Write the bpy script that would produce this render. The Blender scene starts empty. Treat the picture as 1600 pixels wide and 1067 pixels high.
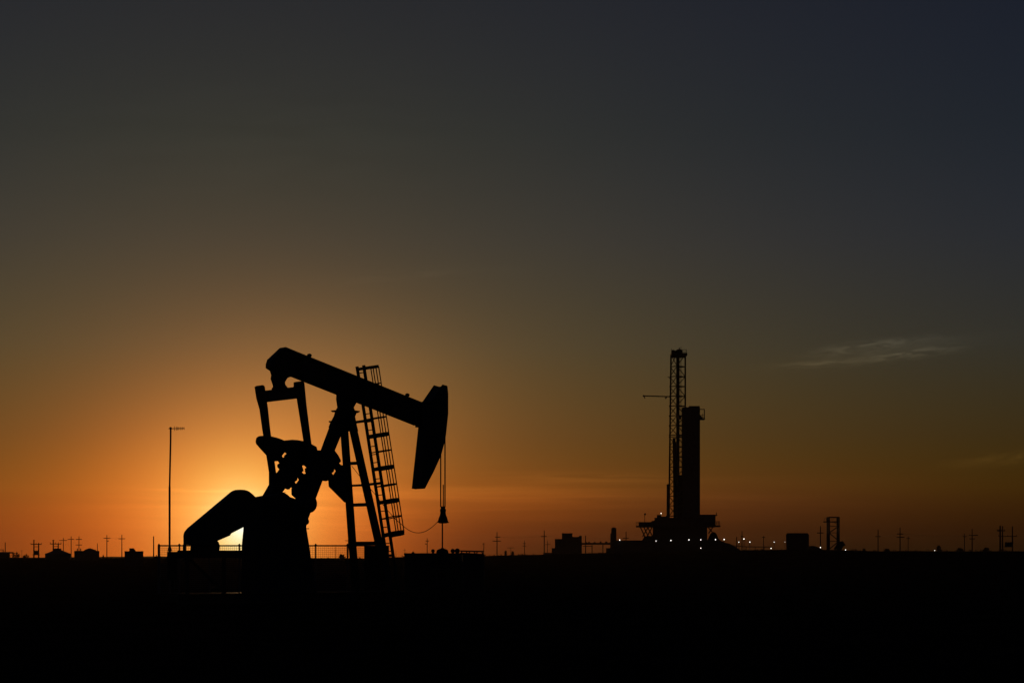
import bpy, math, random
from mathutils import Vector, Matrix, noise
from mathutils.geometry import tessellate_polygon

random.seed(7)
R = math.radians
SC = bpy.context.scene
COL = SC.collection

# ------------------------------------------------------------------ camera numbers
F = 3111.0          # focal length in photo pixels (70 mm lens)
HZ = 872.0          # eye-level line in the photo
EYE = 1.7           # camera height (m)
SUN_AZ, SUN_EL = math.degrees(math.atan((379 - 800) / F)), math.degrees(math.atan((HZ - 826) / F))


def at(px, py, Y):
    return Vector(((px - 800) / F * Y, Y, EYE + (HZ - py) / F * Y))


def proj(p):
    return (800 + F * p[0] / p[1], HZ - F * (p[2] - EYE) / p[1])


# ------------------------------------------------------------------ mesh builder
class MB:
    def __init__(s):
        s.v = []; s.f = []; s.smooth = []

    def add(s, vs, fs, smooth=False):
        b = len(s.v)
        s.v += [Vector(p) for p in vs]
        s.f += [tuple(b + i for i in f) for f in fs]
        s.smooth += [smooth] * len(fs)

    def box(s, lo, hi):
        x0, y0, z0 = lo; x1, y1, z1 = hi
        s.add([(x0, y0, z0), (x1, y0, z0), (x1, y1, z0), (x0, y1, z0), (x0, y0, z1), (x1, y0, z1), (x1, y1, z1), (x0, y1, z1)],
              [(0, 3, 2, 1), (4, 5, 6, 7), (0, 1, 5, 4), (1, 2, 6, 5), (2, 3, 7, 6), (3, 0, 4, 7)])

    def obox(s, c, ax, ay, az):            # oriented box: centre and three half vectors
        P = [c + ax * i + ay * j + az * k for k in (-1, 1) for (i, j) in ((-1, -1), (1, -1), (1, 1), (-1, 1))]
        s.add(P, [(0, 3, 2, 1), (4, 5, 6, 7), (0, 1, 5, 4), (1, 2, 6, 5), (2, 3, 7, 6), (3, 0, 4, 7)])

    def beam(s, p, q, side, wa, wb):       # rectangular bar p-q; `side` = direction of half width wa
        p = Vector(p); q = Vector(q); d = (q - p)
        a = Vector(side); a = (a - d.normalized() * a.dot(d.normalized())).normalized()
        b = d.normalized().cross(a)
        s.obox((p + q) / 2, a * wa, b * wb, d / 2)

    def tube(s, pts, r, n=8, cap=True, r2=None):
        pts = [Vector(p) for p in pts]
        rings = []
        for i, p in enumerate(pts):
            d = (pts[min(i + 1, len(pts) - 1)] - pts[max(i - 1, 0)]).normalized()
            a = d.cross(Vector((0.31, 0.2, 0.93)))
            if a.length < .05: a = d.cross(Vector((1, 0, 0)))
            a.normalize(); b = d.cross(a)
            rr = r if r2 is None else r + (r2 - r) * i / (len(pts) - 1)
            rings.append([p + a * (rr * math.cos(2 * math.pi * k / n)) + b * (rr * math.sin(2 * math.pi * k / n)) for k in range(n)])
        vs = [v for g in rings for v in g]; fs = []
        for i in range(len(pts) - 1):
            for k in range(n):
                fs.append((i * n + k, i * n + (k + 1) % n, (i + 1) * n + (k + 1) % n, (i + 1) * n + k))
        s.add(vs, fs, True)
        if cap:
            s.add(rings[0], [tuple(range(n - 1, -1, -1))]); s.add(rings[-1], [tuple(range(n))])

    def lathe(s, c, prof, n=20, axis=Vector((0, 0, 1))):   # prof = [(radius, height)], from the base up
        axis = Vector(axis).normalized()
        a = axis.cross(Vector((0.3, 0.9, 0.1))).normalized(); b = axis.cross(a)
        vs = []; fs = []
        for (r, h) in prof:
            vs += [Vector(c) + axis * h + a * (r * math.cos(2 * math.pi * k / n)) + b * (r * math.sin(2 * math.pi * k / n)) for k in range(n)]
        for i in range(len(prof) - 1):
            for k in range(n):
                fs.append((i * n + k, i * n + (k + 1) % n, (i + 1) * n + (k + 1) % n, (i + 1) * n + k))
        s.add(vs, fs, False)
        s.add(vs[:n], [tuple(range(n - 1, -1, -1))]); s.add(vs[-n:], [tuple(range(n))])

    def ball(s, c, r, n=10, sz=1.0):
        s.lathe(Vector(c), [(max(1e-3, r * math.sin(math.pi * i / 6)), -r * sz * math.cos(math.pi * i / 6)) for i in range(7)], n)

    def prism(s, A, B, holes=()):          # A, B: matching 3D loops; holes: list of (loopA, loopB)
        flatA = list(A); flatB = list(B)
        for ha, hb in holes: flatA += list(ha); flatB += list(hb)
        # 2D basis
        n = Vector((0, 0, 0))
        for i in range(len(A)):
            n += Vector(A[i]).cross(Vector(A[(i + 1) % len(A)]))
        n.normalize(); e1 = (Vector(A[1]) - Vector(A[0])).normalized(); e2 = n.cross(e1)
        to2 = lambda p: Vector((Vector(p).dot(e1), Vector(p).dot(e2), 0))
        tris = tessellate_polygon([[to2(p) for p in A]] + [[to2(p) for p in ha] for ha, hb in holes])
        m = len(flatA)
        vs = flatA + flatB; fs = []
        for t in tris:
            fs.append(tuple(t)); fs.append(tuple(m + i for i in reversed(t)))
        o = 0
        for L in [len(A)] + [len(ha) for ha, hb in holes]:
            for i in range(L):
                j = (i + 1) % L
                fs.append((o + i, o + j, m + o + j, m + o + i))
            o += L
        s.add(vs, fs)

    def build(s, name, mat, parent=None, origin=None):
        me = bpy.data.meshes.new(name)
        o = bpy.data.objects.new(name, me); COL.objects.link(o)
        if parent is not None:
            org = Vector((0, 0, 0)); q = parent
            while q is not None:
                org += q.location; q = q.parent
            o.parent = parent
        else:
            org = Vector(origin) if origin is not None else Vector((0, 0, 0))
            o.location = org
        me.from_pydata([tuple(p - org) for p in s.v], [], s.f)
        me.polygons.foreach_set('use_smooth', s.smooth)
        me.materials.append(mat)
        me.update()
        import bmesh as _b
        bm = _b.new(); bm.from_mesh(me); _b.ops.recalc_face_normals(bm, faces=bm.faces); bm.to_mesh(me); bm.free()
        return o


def tag(o, label=None, cat=None, group=None, kind=None):
    if label: o['label'] = label
    if cat: o['category'] = cat
    if group: o['group'] = group
    if kind: o['kind'] = kind
    return o


def thing(name, loc, label, cat, group=None):
    o = bpy.data.objects.new(name, None); COL.objects.link(o)
    o.location = loc; o.empty_display_size = .5
    return tag(o, label, cat, group)


# ------------------------------------------------------------------ materials
def mat(name, c1, c2=None, rough=.7, metal=0., scale=6., bump=0., spec=.3, stretch=None):
    m = bpy.data.materials.new(name); m.use_nodes = True
    nt = m.node_tree; b = nt.nodes['Principled BSDF']
    b.inputs['Roughness'].default_value = rough; b.inputs['Metallic'].default_value = metal
    b.inputs['Specular IOR Level'].default_value = spec
    tc = nt.nodes.new('ShaderNodeTexCoord'); nz = nt.nodes.new('ShaderNodeTexNoise')
    nz.inputs['Scale'].default_value = scale; nz.inputs['Detail'].default_value = 6
    src = tc.outputs['Object']
    if stretch:
        mp = nt.nodes.new('ShaderNodeMapping'); mp.inputs['Scale'].default_value = stretch
        nt.links.new(src, mp.inputs['Vector']); src = mp.outputs['Vector']
    nt.links.new(src, nz.inputs['Vector'])
    cr = nt.nodes.new('ShaderNodeValToRGB')
    cr.color_ramp.elements[0].position = .35; cr.color_ramp.elements[1].position = .68
    cr.color_ramp.elements[0].color = (*c1, 1); cr.color_ramp.elements[1].color = (*(c2 or c1), 1)
    nt.links.new(nz.outputs['Fac'], cr.inputs['Fac']); nt.links.new(cr.outputs['Color'], b.inputs['Base Color'])
    if bump:
        bp = nt.nodes.new('ShaderNodeBump'); bp.inputs['Strength'].default_value = bump
        nt.links.new(nz.outputs['Fac'], bp.inputs['Height']); nt.links.new(bp.outputs['Normal'], b.inputs['Normal'])
    return m


M = dict(
    steel=mat('dark_painted_steel', (.030, .029, .028), (.045, .036, .030), .62, 0, 3, .15),
    plate=mat('worn_steel_plate', (.035, .034, .034), (.06, .045, .035), .5, .3, 5, .1),
    cast=mat('cast_iron', (.028, .027, .027), (.04, .034, .03), .7, .2, 9, .3),
    galv=mat('galvanised_steel', (.12, .12, .125), (.18, .18, .18), .5, .6, 12),
    cable=mat('steel_wire_rope', (.04, .038, .036), (.06, .055, .05), .6, .5, 30),
    wood=mat('weathered_pole_wood', (.035, .026, .02), (.06, .047, .036), .9, 0, 4, .3, .1, (6, 6, .6)),
    concrete=mat('concrete', (.12, .115, .11), (.17, .165, .155), .9, 0, 4, .2, .2),
    siding=mat('corrugated_metal', (.05, .048, .045), (.075, .07, .065), .7, .1, 2, .1),
    tankm=mat('tank_paint', (.06, .055, .05), (.085, .08, .07), .65, .1, 1.5),
    soil=mat('dry_soil', (.020, .015, .011), (.040, .030, .021), 1.0, 0, .35, .6, .0),
    leaf=mat('scrub_leaves', (.03, .034, .016), (.05, .05, .025), .9, 0, 8, 0, .1),
    hill=mat('far_hill', (.04, .035, .028), (.055, .048, .036), 1.0, 0, .01, 0, 0),
    pipe=mat('drill_pipe_steel', (.03, .029, .028), (.045, .036, .03), .6, .3, 4),
)
lm = bpy.data.materials.new('lit_lamp'); lm.use_nodes = True
b_ = lm.node_tree.nodes['Principled BSDF']
b_.inputs['Base Color'].default_value = (.9, .9, .85, 1)
b_.inputs['Emission Color'].default_value = (1.0, .93, .82, 1); b_.inputs['Emission Strength'].default_value = 2.6
M['lamp'] = lm

# ------------------------------------------------------------------ ground
RIDGE = [(-900, 871.5), (0, 871.4), (200, 872.8), (560, 872.4), (640, 870), (760, 868.4), (830, 866.6), (900, 864.6), (1000, 862.8),
         (1130, 859.4), (1270, 858.8), (1330, 861.6), (1420, 861.2), (1600, 861.0), (2600, 861.2)]
RY = 420.0


def ridge_px(px):
    for (a, ya), (b, yb) in zip(RIDGE, RIDGE[1:]):
        if a <= px <= b:
            t = (px - a) / (b - a); t = t * t * (3 - 2 * t)
            return ya + (yb - ya) * t
    return RIDGE[0][1] if px < 0 else RIDGE[-1][1]


def gz(X, Y):
    px = 800 + X / RY * F
    top = EYE + (HZ - ridge_px(px)) / F * RY
    t = min(1, max(0, (Y - 130) / (RY - 130))); t = t * t * (3 - 2 * t)
    far = min(1, max(0, (Y - 1500) / 1800))
    z = top * t * (1 - far) + 1.0 * far * t
    if Y > 20:
        z += .10 * noise.noise(Vector((X * .11, Y * .05, 3.3))) * min(1, max(0, (Y - 110) / 60))
        z += .14 * noise.noise(Vector((X * .035, Y * .02, 8.1))) * min(1, max(0, (Y - 110) / 60))
    return z


ys = [-280, -120, -60, -20, 0, 10, 20, 30, 40, 50, 60, 70, 80, 90, 100, 110, 120]
y = 130.
while y < 460: ys.append(y); y += 6
while y < 5300: ys.append(y); y *= 1.12
mb = MB(); NX = 260
for Y in ys:
    half = max(90, Y * .42)
    outer = [half + (2950 - half) * (k / 8) ** 2 for k in range(1, 9)]
    for X in [-x for x in reversed(outer)] + [-half + 2 * half * i / NX for i in range(NX + 1)] + outer:
        mb.v.append(Vector((X, Y, gz(X, Y))))
NC = NX + 17
for j in range(len(ys) - 1):
    for i in range(NC - 1):
        a = j * NC + i
        mb.f.append((a, a + 1, a + NC + 1, a + NC)); mb.smooth.append(True)
g = mb.build('ground', M['soil']); tag(g, kind='structure')

# far low hills on the left
mb = MB()
hp = [(-500, 870.5), (60, 870.6), (140, 869.8), (175, 869.2), (210, 869.0), (245, 868.6), (275, 869.4), (340, 870.4), (430, 871), (560, 871.6)]
A = []; B = []
for i in range(len(hp) - 1):
    for k in range(8):
        t = k / 8; px = hp[i][0] + (hp[i + 1][0] - hp[i][0]) * t; py = hp[i][1] + (hp[i + 1][1] - hp[i][1]) * t
        A.append((px, py - .25 * noise.noise(Vector((px * .05, 0, 1)))))
rows = [(3500, 0), (3900, .75), (4200, 1), (4700, .8), (5300, .2)]
for (Y, s_) in rows:
    for (px, py) in A:
        p = at(px, py, 4200); mb.v.append(Vector((p.x, Y, max(-1, (p.z - 1) * s_ + 1 - (1 - s_) * 3))))
n = len(A)
for j in range(len(rows) - 1):
    for i in range(n - 1):
        mb.f.append((j * n + i, j * n + i + 1, (j + 1) * n + i + 1, (j + 1) * n + i)); mb.smooth.append(True)
tag(mb.build('hills', M['hill']), kind='structure')


# ------------------------------------------------------------------ PUMPJACK
PHI = R(38)
UH = Vector((math.cos(PHI), math.sin(PHI), 0)); VH = Vector((math.sin(PHI), -math.cos(PHI), 0)); ZH = Vector((0, 0, 1))
O = Vector(((541 - 800) / F * 79.0, 79.0, 0))


def onv(px, py, v):
    d = Vector(((px - 800) / F, 1, (HZ - py) / F))
    t = (v + O.dot(VH)) / d.dot(VH)
    return Vector((0, 0, EYE)) + d * t


def uvz(p):
    q = Vector(p) - O
    return q.dot(UH), q.dot(VH), q.z


def W(u, v, z):
    return O + UH * u + VH * v + ZH * z


def offset_poly(P, d, sign=1):
    """move every edge of a picture outline inward so that sweeping it by +-d gives the outline back"""
    n = len(P)
    area = sum(P[i][0] * P[(i + 1) % n][1] - P[(i + 1) % n][0] * P[i][1] for i in range(n))
    o = 1 if area > 0 else -1
    L = []
    for i in range(n):
        a = Vector(P[i]); b = Vector(P[(i + 1) % n]); e = (b - a)
        if e.length < 1e-6: e = Vector((1e-3, 0))
        e.normalize(); nn = Vector((e.y, -e.x)) * o      # outward
        k = abs(d[0] * nn.x + d[1] * nn.y) * sign
        L.append((a - nn * k, e, nn * k))
    out = []
    lim = 2.2 * math.hypot(*d) + .01
    for i in range(n):
        (a, e, k0), (b, f, k1) = L[i - 1], L[i]
        c = e.x * f.y - e.y * f.x
        p0 = Vector(P[i])
        if abs(c) < .12: p = p0 - (k0 + k1) / 2
        else:
            t = ((b.x - a.x) * f.y - (b.y - a.y) * f.x) / c
            p = a + e * t
        if (p - p0).length > lim: p = p0 + (p - p0).normalized() * lim
        out.append((p.x, p.y))
    return out


def slab(mb, poly, v, half, holes=(), fit=True):
    cx = sum(p[0] for p in poly) / len(poly); cy = sum(p[1] for p in poly) / len(poly)
    c = onv(cx, cy, v); a = proj(c + VH * half); d = (a[0] - cx, a[1] - cy)
    q = offset_poly(poly, d) if fit else poly
    hh = [offset_poly(h, d, -1) if fit else h for h in holes]
    P = [onv(x, y, v) for x, y in q]
    H = [[onv(x, y, v) for x, y in h] for h in hh]
    mb.prism([p - VH * half for p in P], [p + VH * half for p in P], [([p - VH * half for p in h], [p + VH * half for p in h]) for h in H])


pj = thing('pumpjack', O, 'large black oil pumpjack with lowered horsehead, silhouetted in front of the setting sun', 'pumpjack')

# -- walking beam
mb = MB()
slab(mb, [(446, 542), (660, 628.3), (660, 633.5), (446, 547.2)], 0, .21)
slab(mb, [(452, 582.5), (656, 663.2), (656, 668.5), (452, 587.8)], 0, .21)
slab(mb, [(446, 545), (662, 631), (662, 668), (446, 584)], 0, .035, fit=False)
for px in (470, 505, 575, 612, 645):       # web stiffeners
    py = 542 + (px - 446) * .402
    slab(mb, [(px - 1, py + 4), (px + 1, py + 4), (px + 1, py + 40), (px - 1, py + 40)], 0, .17, fit=False)
beam = mb.build('walking_beam', M['steel'], pj)
mb = MB()
slab(mb, [(446, 541.8), (436.9, 543.6), (429.9, 550.2), (417.2, 562.2), (415.1, 569.2), (414.9, 574.8), (419.4, 578.3), (422.2, 580), (424, 588), (440, 592), (455, 588.6), (462, 575), (462, 548.5)], 0, .2)
mb.build('beam_tail', M['steel'], beam)
for px, py in ((483.5, 555.2), (636.5, 617.0)):
    mb = MB(); p = onv(px, py, 0); mb.lathe(p - ZH * .06, [(.08, 0), (.10, .05), (.09, .1), (.03, .13)], 8)
    mb.build('lifting_lug', M['cast'], beam)

# -- equaliser, its bearing and the two pitman arms
mb = MB()
slab(mb, [(421, 578), (423.6, 586), (422.6, 591.7), (425.7, 600.8), (426.4, 604.3), (424.3, 607.1), (424.5, 613), (449.8, 613), (449.8, 605.7), (446, 600.8), (445.4, 597.3), (448.9, 591), (454, 588), (455, 578)], 0, .16)
mb.build('equalizer_bearing', M['cast'], pj)
ec = onv(437.5, 616.5, 0); ue, _, ze = uvz(ec)
mb = MB()
mb.obox(W(ue, 0, ze), UH * .10, VH * 1.42, ZH * .215)
mb.obox(W(ue, 0, ze + .17), UH * .17, VH * 1.25, ZH * .03)
mb.obox(W(ue, 0, ze - .17), UH * .17, VH * 1.25, ZH * .03)
mb.build('equalizer', M['steel'], pj)
PV = 1.35
mb = MB()
slab(mb, [(397.6, 604.3), (402, 602.8), (410, 602), (413.7, 603.6), (414.9, 611), (417.2, 627), (418.6, 637), (422.2, 670), (423.8, 682), (431.5, 738), (436, 772), (435, 786), (412, 786), (409, 776), (420, 757), (420, 737.3), (415.8, 710.6), (409.5, 670), (405.3, 639.5), (400.4, 622.6)], -PV, .09, holes=[[(424, 766.6), (426.6, 766.6), (426.8, 769.2), (424.2, 769.2)]])
mb.build('pitman_arm', M['steel'], pj)
mb = MB()
slab(mb, [(458.7, 597.3), (461.5, 596.6), (470, 595.9), (475.6, 597.3), (477, 611.4), (479, 632.4), (483.7, 670), (486.8, 693), (492.5, 745), (491, 786), (470, 786), (482, 765), (480.6, 742), (479.6, 728), (473.9, 688.8), (471, 670), (465, 632.4), (463.6, 623.3), (458.7, 605.7)], PV, .09)
mb.build('pitman_arm', M['steel'], pj)
for s_, (bx, by) in ((-1, (421, 786)), (1, (480.5, 786.5))):
    p = onv(bx, by, s_ * PV)
    mb = MB(); mb.lathe(p - VH * .2, [(.30, 0), (.36, .06), (.36, .32), (.25, .36), (.25, .42), (.12, .45)], 20, VH)
    mb.build('wrist_pin_bearing', M['cast'], pj)
    q = onv(406 if s_ < 0 else 467, 606 if s_ < 0 else 600, s_ * PV)
    mb = MB(); mb.tube([q - VH * .22, q + VH * .22], .10, 12)
    mb.build('equalizer_pin', M['cast'], pj)

# -- cranks and counterweights
CV = .98
mb = MB()
slab(mb, [(416, 832), (448, 832), (452, 812), (444, 776), (441.7, 768.6), (436, 752), (424, 752), (410, 800)], -CV, .13)
cr = mb.build('crank', M['cast'], pj)
mb = MB()
slab(mb, [(399.2, 689.6), (400.3, 684.3), (402.6, 682), (405.7, 680.9), (411, 680.6), (424, 681.5), (431, 683.1), (437.7, 685.3), (444, 688), (462, 694), (476, 705), (478, 716), (475, 726.5), (472.2, 727.5), (473.9, 732.9), (474.5, 735.7), (471.9, 737.4), (474.5, 740.2), (468, 745), (464.6, 746.6), (464.6, 750), (460.7, 752.6), (462.6, 755.4), (456, 761.5), (453.7, 761.8), (452.5, 764.3), (448.6, 764.6), (445.8, 763.2), (441.7, 768.6), (436, 772), (424, 770), (424, 750), (431, 739), (433, 737.5), (436.2, 733), (433.2, 729.5), (433.2, 725.6), (436.3, 723.3), (433.8, 720.2), (428, 720.8), (415.8, 711), (406.2, 700.6), (400, 693.3)], -CV, .045,
     holes=[[(445, 706.6), (447.6, 708.7), (443.9, 711.5), (443.9, 713.8), (442.4, 714.8), (440.6, 712)]])
slab(mb, [(399.6, 689.6), (400.7, 684.8), (405.7, 681.2), (411, 681), (424, 681.9), (437.5, 685.8), (452, 692), (464, 700), (436, 703), (412, 705), (406.4, 700), (400.6, 693)], -CV, .16)
slab(mb, [(452, 716), (467, 716), (466, 740), (452, 756), (440, 755), (440, 722)], -CV, .16)
mb.build('counterweight', M['cast'], cr)
mb = MB()
slab(mb, [(462, 832), (478, 826), (482, 806), (491, 784), (497, 762), (484, 752), (468, 760), (458, 790)], CV, .13)
cr = mb.build('crank', M['cast'], pj)
mb = MB()
slab(mb, [(443, 688.2), (448.4, 687.4), (456.8, 686.7), (464, 687.2), (473, 688.7), (486.9, 693.5), (494.8, 698), (496, 703), (497.4, 703.2), (498.2, 702.2), (499.2, 703.2), (523, 703.3), (529.6, 712.5), (532.7, 718.7), (532.6, 721.5), (530, 723.2), (532.6, 726), (537, 727), (540, 786.5), (513.5, 760), (512.9, 751), (511.5, 750.6), (510, 751.8), (504, 751), (500, 759), (492, 779), (462, 779), (455.4, 773), (455.1, 763), (456, 761.3), (462.6, 755.2), (466.8, 749.4), (464.8, 746.6), (469, 741), (474.5, 740), (477.8, 739.6), (475.9, 736.2), (476.5, 734.6), (476, 732.3), (478.4, 730.3), (475.6, 727.4), (462, 724), (450, 716), (448.5, 700)], CV, .045,
     holes=[[(522.3, 733), (524.5, 735.5), (520.7, 741.6), (518.5, 738.9), (521.6, 736.7)]])
slab(mb, [(448.6, 687.9), (456.8, 687.1), (464, 687.6), (473, 689.1), (486.7, 694), (494.4, 698.4), (496, 712), (480, 720), (455, 708)], CV, .16)
slab(mb, [(500, 706), (522, 706), (529, 714), (531.6, 718.7), (529, 726), (517, 731), (503, 748), (486, 750), (482, 722)], CV, .16)
slab(mb, [(528, 745), (537, 745), (539, 784), (518, 762), (516, 752)], CV, .12)
mb.build('counterweight', M['cast'], cr)

# -- gearbox and shaft
mb = MB()
slab(mb, [(393, 780), (398.8, 774.4), (400.5, 774.8), (403, 773), (407, 774.4), (425, 771), (436, 768.6), (441.7, 768.8), (446, 770.5), (449.7, 772.8), (453, 776), (462, 784), (470, 806), (474.5, 824), (474, 840), (393, 840)], -.05, .42)
slab(mb, [(436, 768.8), (441.7, 768.8), (446, 770.4), (449.7, 772.8), (453, 776), (468, 781), (468, 800), (430, 800)], 0, .1)
gb = mb.build('gearbox', M['cast'], pj)
mb = MB(); p = onv(455, 815, 0); mb.tube([p - VH * 1.1, p + VH * 1.1], .13, 16)
mb.build('crankshaft', M['plate'], gb)
mb = MB(); p = onv(482, 825.6, .2); mb.tube([p - UH * .3, p + UH * .02], .018, 8)
mb.build('drain_pipe', M['plate'], gb)

# -- pedestal and skid
mb = MB()
slab(mb, [(381, 812), (379.8, 827), (377.3, 853), (377.8, 880), (377, 936), (497, 938), (486.2, 874), (483, 851), (478.6, 825), (476, 812)], 0, .62)
mb.build('gearbox_pedestal', M['steel'], pj)
u0 = uvz(onv(262, 900, .0))[0]; u1 = uvz(onv(620, 920, 0))[0]
for v in (-.85, .85):
    mb = MB()
    mb.obox(W((u0 + u1) / 2, v, .37), UH * ((u1 - u0) / 2), VH * .13, ZH * .02)
    mb.obox(W((u0 + u1) / 2, v, .20), UH * ((u1 - u0) / 2), VH * .015, ZH * .148)
    mb.obox(W((u0 + u1) / 2, v, .03), UH * ((u1 - u0) / 2), VH * .13, ZH * .02)
    mb.build('skid_rail', M['plate'], pj)
mb = MB()
for k in range(7):
    u = u0 + .2 + (u1 - u0 - .4) * k / 6
    mb.obox(W(u, 0, .19), UH * .08, VH * .834, ZH * .13)
mb.build('skid_cross_member', M['plate'], pj)

# -- motor stand, motor and belt guard
mb = MB()
slab(mb, [(277, 859.8), (378, 859.5), (378, 864.5), (277, 864.8)], 0, .55)
slab(mb, [(277, 860.5), (378, 860.2), (378, 871.4), (277, 871.6)], .5, .05)
slab(mb, [(271, 866.5), (372, 866.2), (372, 871.4), (271, 871.6)], -.5, .05)
for v in (-.5, .5):
    for px in (292, 350):
        p = onv(px, 871, v); u, _, z = uvz(p)
        mb.obox(W(u, v, (z + .39) / 2), UH * .06, VH * .06, ZH * ((z - .39) / 2))
    a = onv(296, 873, v); b = onv(346, 920, v); mb.beam(a, b, VH, .04, .05)
mb.build('motor_stand', M['steel'], pj)
mb = MB()
c = onv(322, 855.3, -.05); u, v, z = uvz(c)
mb.lathe(W(u - .55, v, z + .02), [(.15, 0), (.25, .05), (.28, .1), (.28, .95), (.25, 1.0), (.15, 1.05)], 18, UH)
for k in range(8):
    mb.lathe(W(u - .4 + k * .1, v, z + .02), [(.31, 0), (.31, .025)], 18, UH)
mb.obox(W(u, v, z - .24), UH * .5, VH * .3, ZH * .07)
mb.obox(W(u, v + .3, z + .06), UH * .14, VH * .1, ZH * .12)
motor = mb.build('electric_motor', M['cast'], pj)
mb = MB()
slab(mb, [(286.4, 851), (286.4, 837), (286.9, 833.5), (288.5, 829.8), (292.7, 824.8), (333.5, 790.6), (356.7, 771.2), (360, 768.4), (363.7, 766.2), (368, 764.9), (374, 764.4), (382, 765), (386, 766), (389.5, 767.6), (394.6, 771.6), (400, 777), (402, 800), (394, 816), (378, 824.6), (361.5, 833), (359.5, 836.3), (338.6, 845.2), (335.4, 851.5)], .8, .16)
bg = mb.build('belt_guard', M['plate'], pj)
mb = MB()
slab(mb, [(286.5, 850), (290.6, 850), (290.6, 866), (286.5, 866)], .8, .03, fit=False)
slab(mb, [(299, 850), (337, 850), (337, 860), (298, 860)], .55, .05, fit=False)
mb.build('guard_bracket', M['plate'], bg)

# -- samson post
def lerp(a, b, t): return a + (b - a) * t
mb = MB()
slab(mb, [(529, 645), (547.5, 645), (531.8, 683), (523.4, 703.5), (504, 751), (477, 823), (438, 922), (417, 922), (501, 703), (517, 660)], 0, .13)
mb.build('rear_leg', M['steel'], pj)
fa, fb = onv(536.7, 655, -.14), onv(556.6, 932, -1.22)
na, nb = onv(547.6, 652, .14), onv(612, 937, 1.22)
for a, b in ((fa, fb), (na, nb)):
    mb = MB(); mb.beam(a, b, VH, .105, .125)
    mb.obox(Vector((b.x, b.y, .42)), UH * .25, VH * .25, ZH * .03)
    mb.build('front_leg', M['steel'], pj)


def legat(a, b, z): return lerp(a, b, (a.z - z) / (a.z - b.z))
for py, h in ((724.5, .062), (758.7, .042), (788.7, .066), (848.8, .08)):
    z = onv(552, py, -.4).z
    mb = MB(); mb.beam(legat(fa, fb, z), legat(na, nb, z), ZH, h, .05)
    mb.build('cross_brace', M['steel'], pj)
mb = MB()
slab(mb, [(525.5, 614), (525, 624), (526.9, 636.7), (524, 641), (521.5, 650), (516, 660), (513, 668), (534, 668), (544, 674), (560, 674), (557.6, 664), (555, 650.7), (557, 645.8), (552.9, 636.7), (556.4, 630.3), (559, 626), (545, 618)], 0, .16)
slab(mb, [(516.3, 641.2), (526, 640.4), (553, 640.6), (562.7, 642), (562, 643.6), (557, 646), (522, 644), (519, 643.8)], 0, .12)
slab(mb, [(513.5, 657.4), (526, 657.2), (526, 660.2), (514, 660)], 0, .05)
mb.build('center_bearing', M['cast'], pj)

# -- ladder with safety cage
LVa, LVb = .53, .98
la, lb = onv(557.8, 572.5, LVa), onv(612.6, 926, LVa)
ra, rb = onv(568.2, 570.5, LVb), onv(623.6, 928, LVb)
axis = (la - lb).normalized()
out = (UH - axis * UH.dot(axis)).normalized()
ladder = bpy.data.objects.new('ladder', None); COL.objects.link(ladder); ladder.parent = pj; ladder.location = (0, 0, 0)
for py, dz in ((658, .07), (755.5, .05), (868, 0)):
    zz = onv(580, py, .55).z
    mb = MB(); mb.beam(legat(na, nb, zz - dz), legat(ra, rb, zz + .02), ZH, .05, .035); mb.build('bracket', M['steel'], ladder)
for a, b in ((la, lb), (ra, rb)):
    mb = MB(); mb.beam(a, b, out, .055, .035); mb.build('rail', M['steel'], ladder)
L = (la - lb).length; k = 0
t = .28
while t < L - .3:
    mb = MB(); p = la - axis * t; q = ra - axis * t
    mb.tube([p, q], .019, 8); mb.build('rung', M['steel'], ladder)
    t += .325
mid0 = (la + ra) / 2


def hoop_pt(t, ang):
    c = mid0 - axis * t
    s = abs(math.sin(ang)) ** .62
    return c + VH * (-.37 * math.cos(ang)) * (1 if .2 < ang < 2.94 else .7) + out * (.80 * s)


hz = [(578.3, .06), (604, .022), (656, .028), (682.5, .075), (707.5, .022), (733.5, .075), (760.5, .026), (785.5, .075), (810.5, .022), (836.5, .085)]
ts = []
for py, hh in hz:
    zz = onv(590, py, .75).z; c = mid0; t = (mid0.z - zz) / axis.z; ts.append(t)
    mb = MB()
    angs = [math.pi * i / 18 for i in range(19)]
    for a0, a1 in zip(angs, angs[1:]):
        mb.beam(hoop_pt(t, a0), hoop_pt(t, a1), axis, hh, .008)
    mb.build('cage_hoop', M['steel'], ladder)
for ang in (R(46), R(58), R(118), R(152)):
    mb = MB(); mb.beam(hoop_pt(ts[0], ang), hoop_pt(ts[-1], ang), VH, .022, .012); mb.build('cage_bar', M['steel'], ladder)

# -- horsehead
HV = .30
HP = [(684.8, 601.3), (692.0, 603.4), (693.3, 615.6), (693.3, 646.5), (691.9, 660), (689.8, 679.7), (687.7, 691), (682.1, 712), (670.8, 737), (657.0, 763.6), (650.4, 762.6), (660.6, 667), (666.4, 628)]
mb = MB()
for v in (-HV, HV):
    dx = proj(onv(670, 680, 0) + VH * v)
    sh = (dx[0] - 670, dx[1] - 680)
    slab(mb, [(x + sh[0], y + sh[1]) for x, y in HP], v, .02, fit=False)
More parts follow.
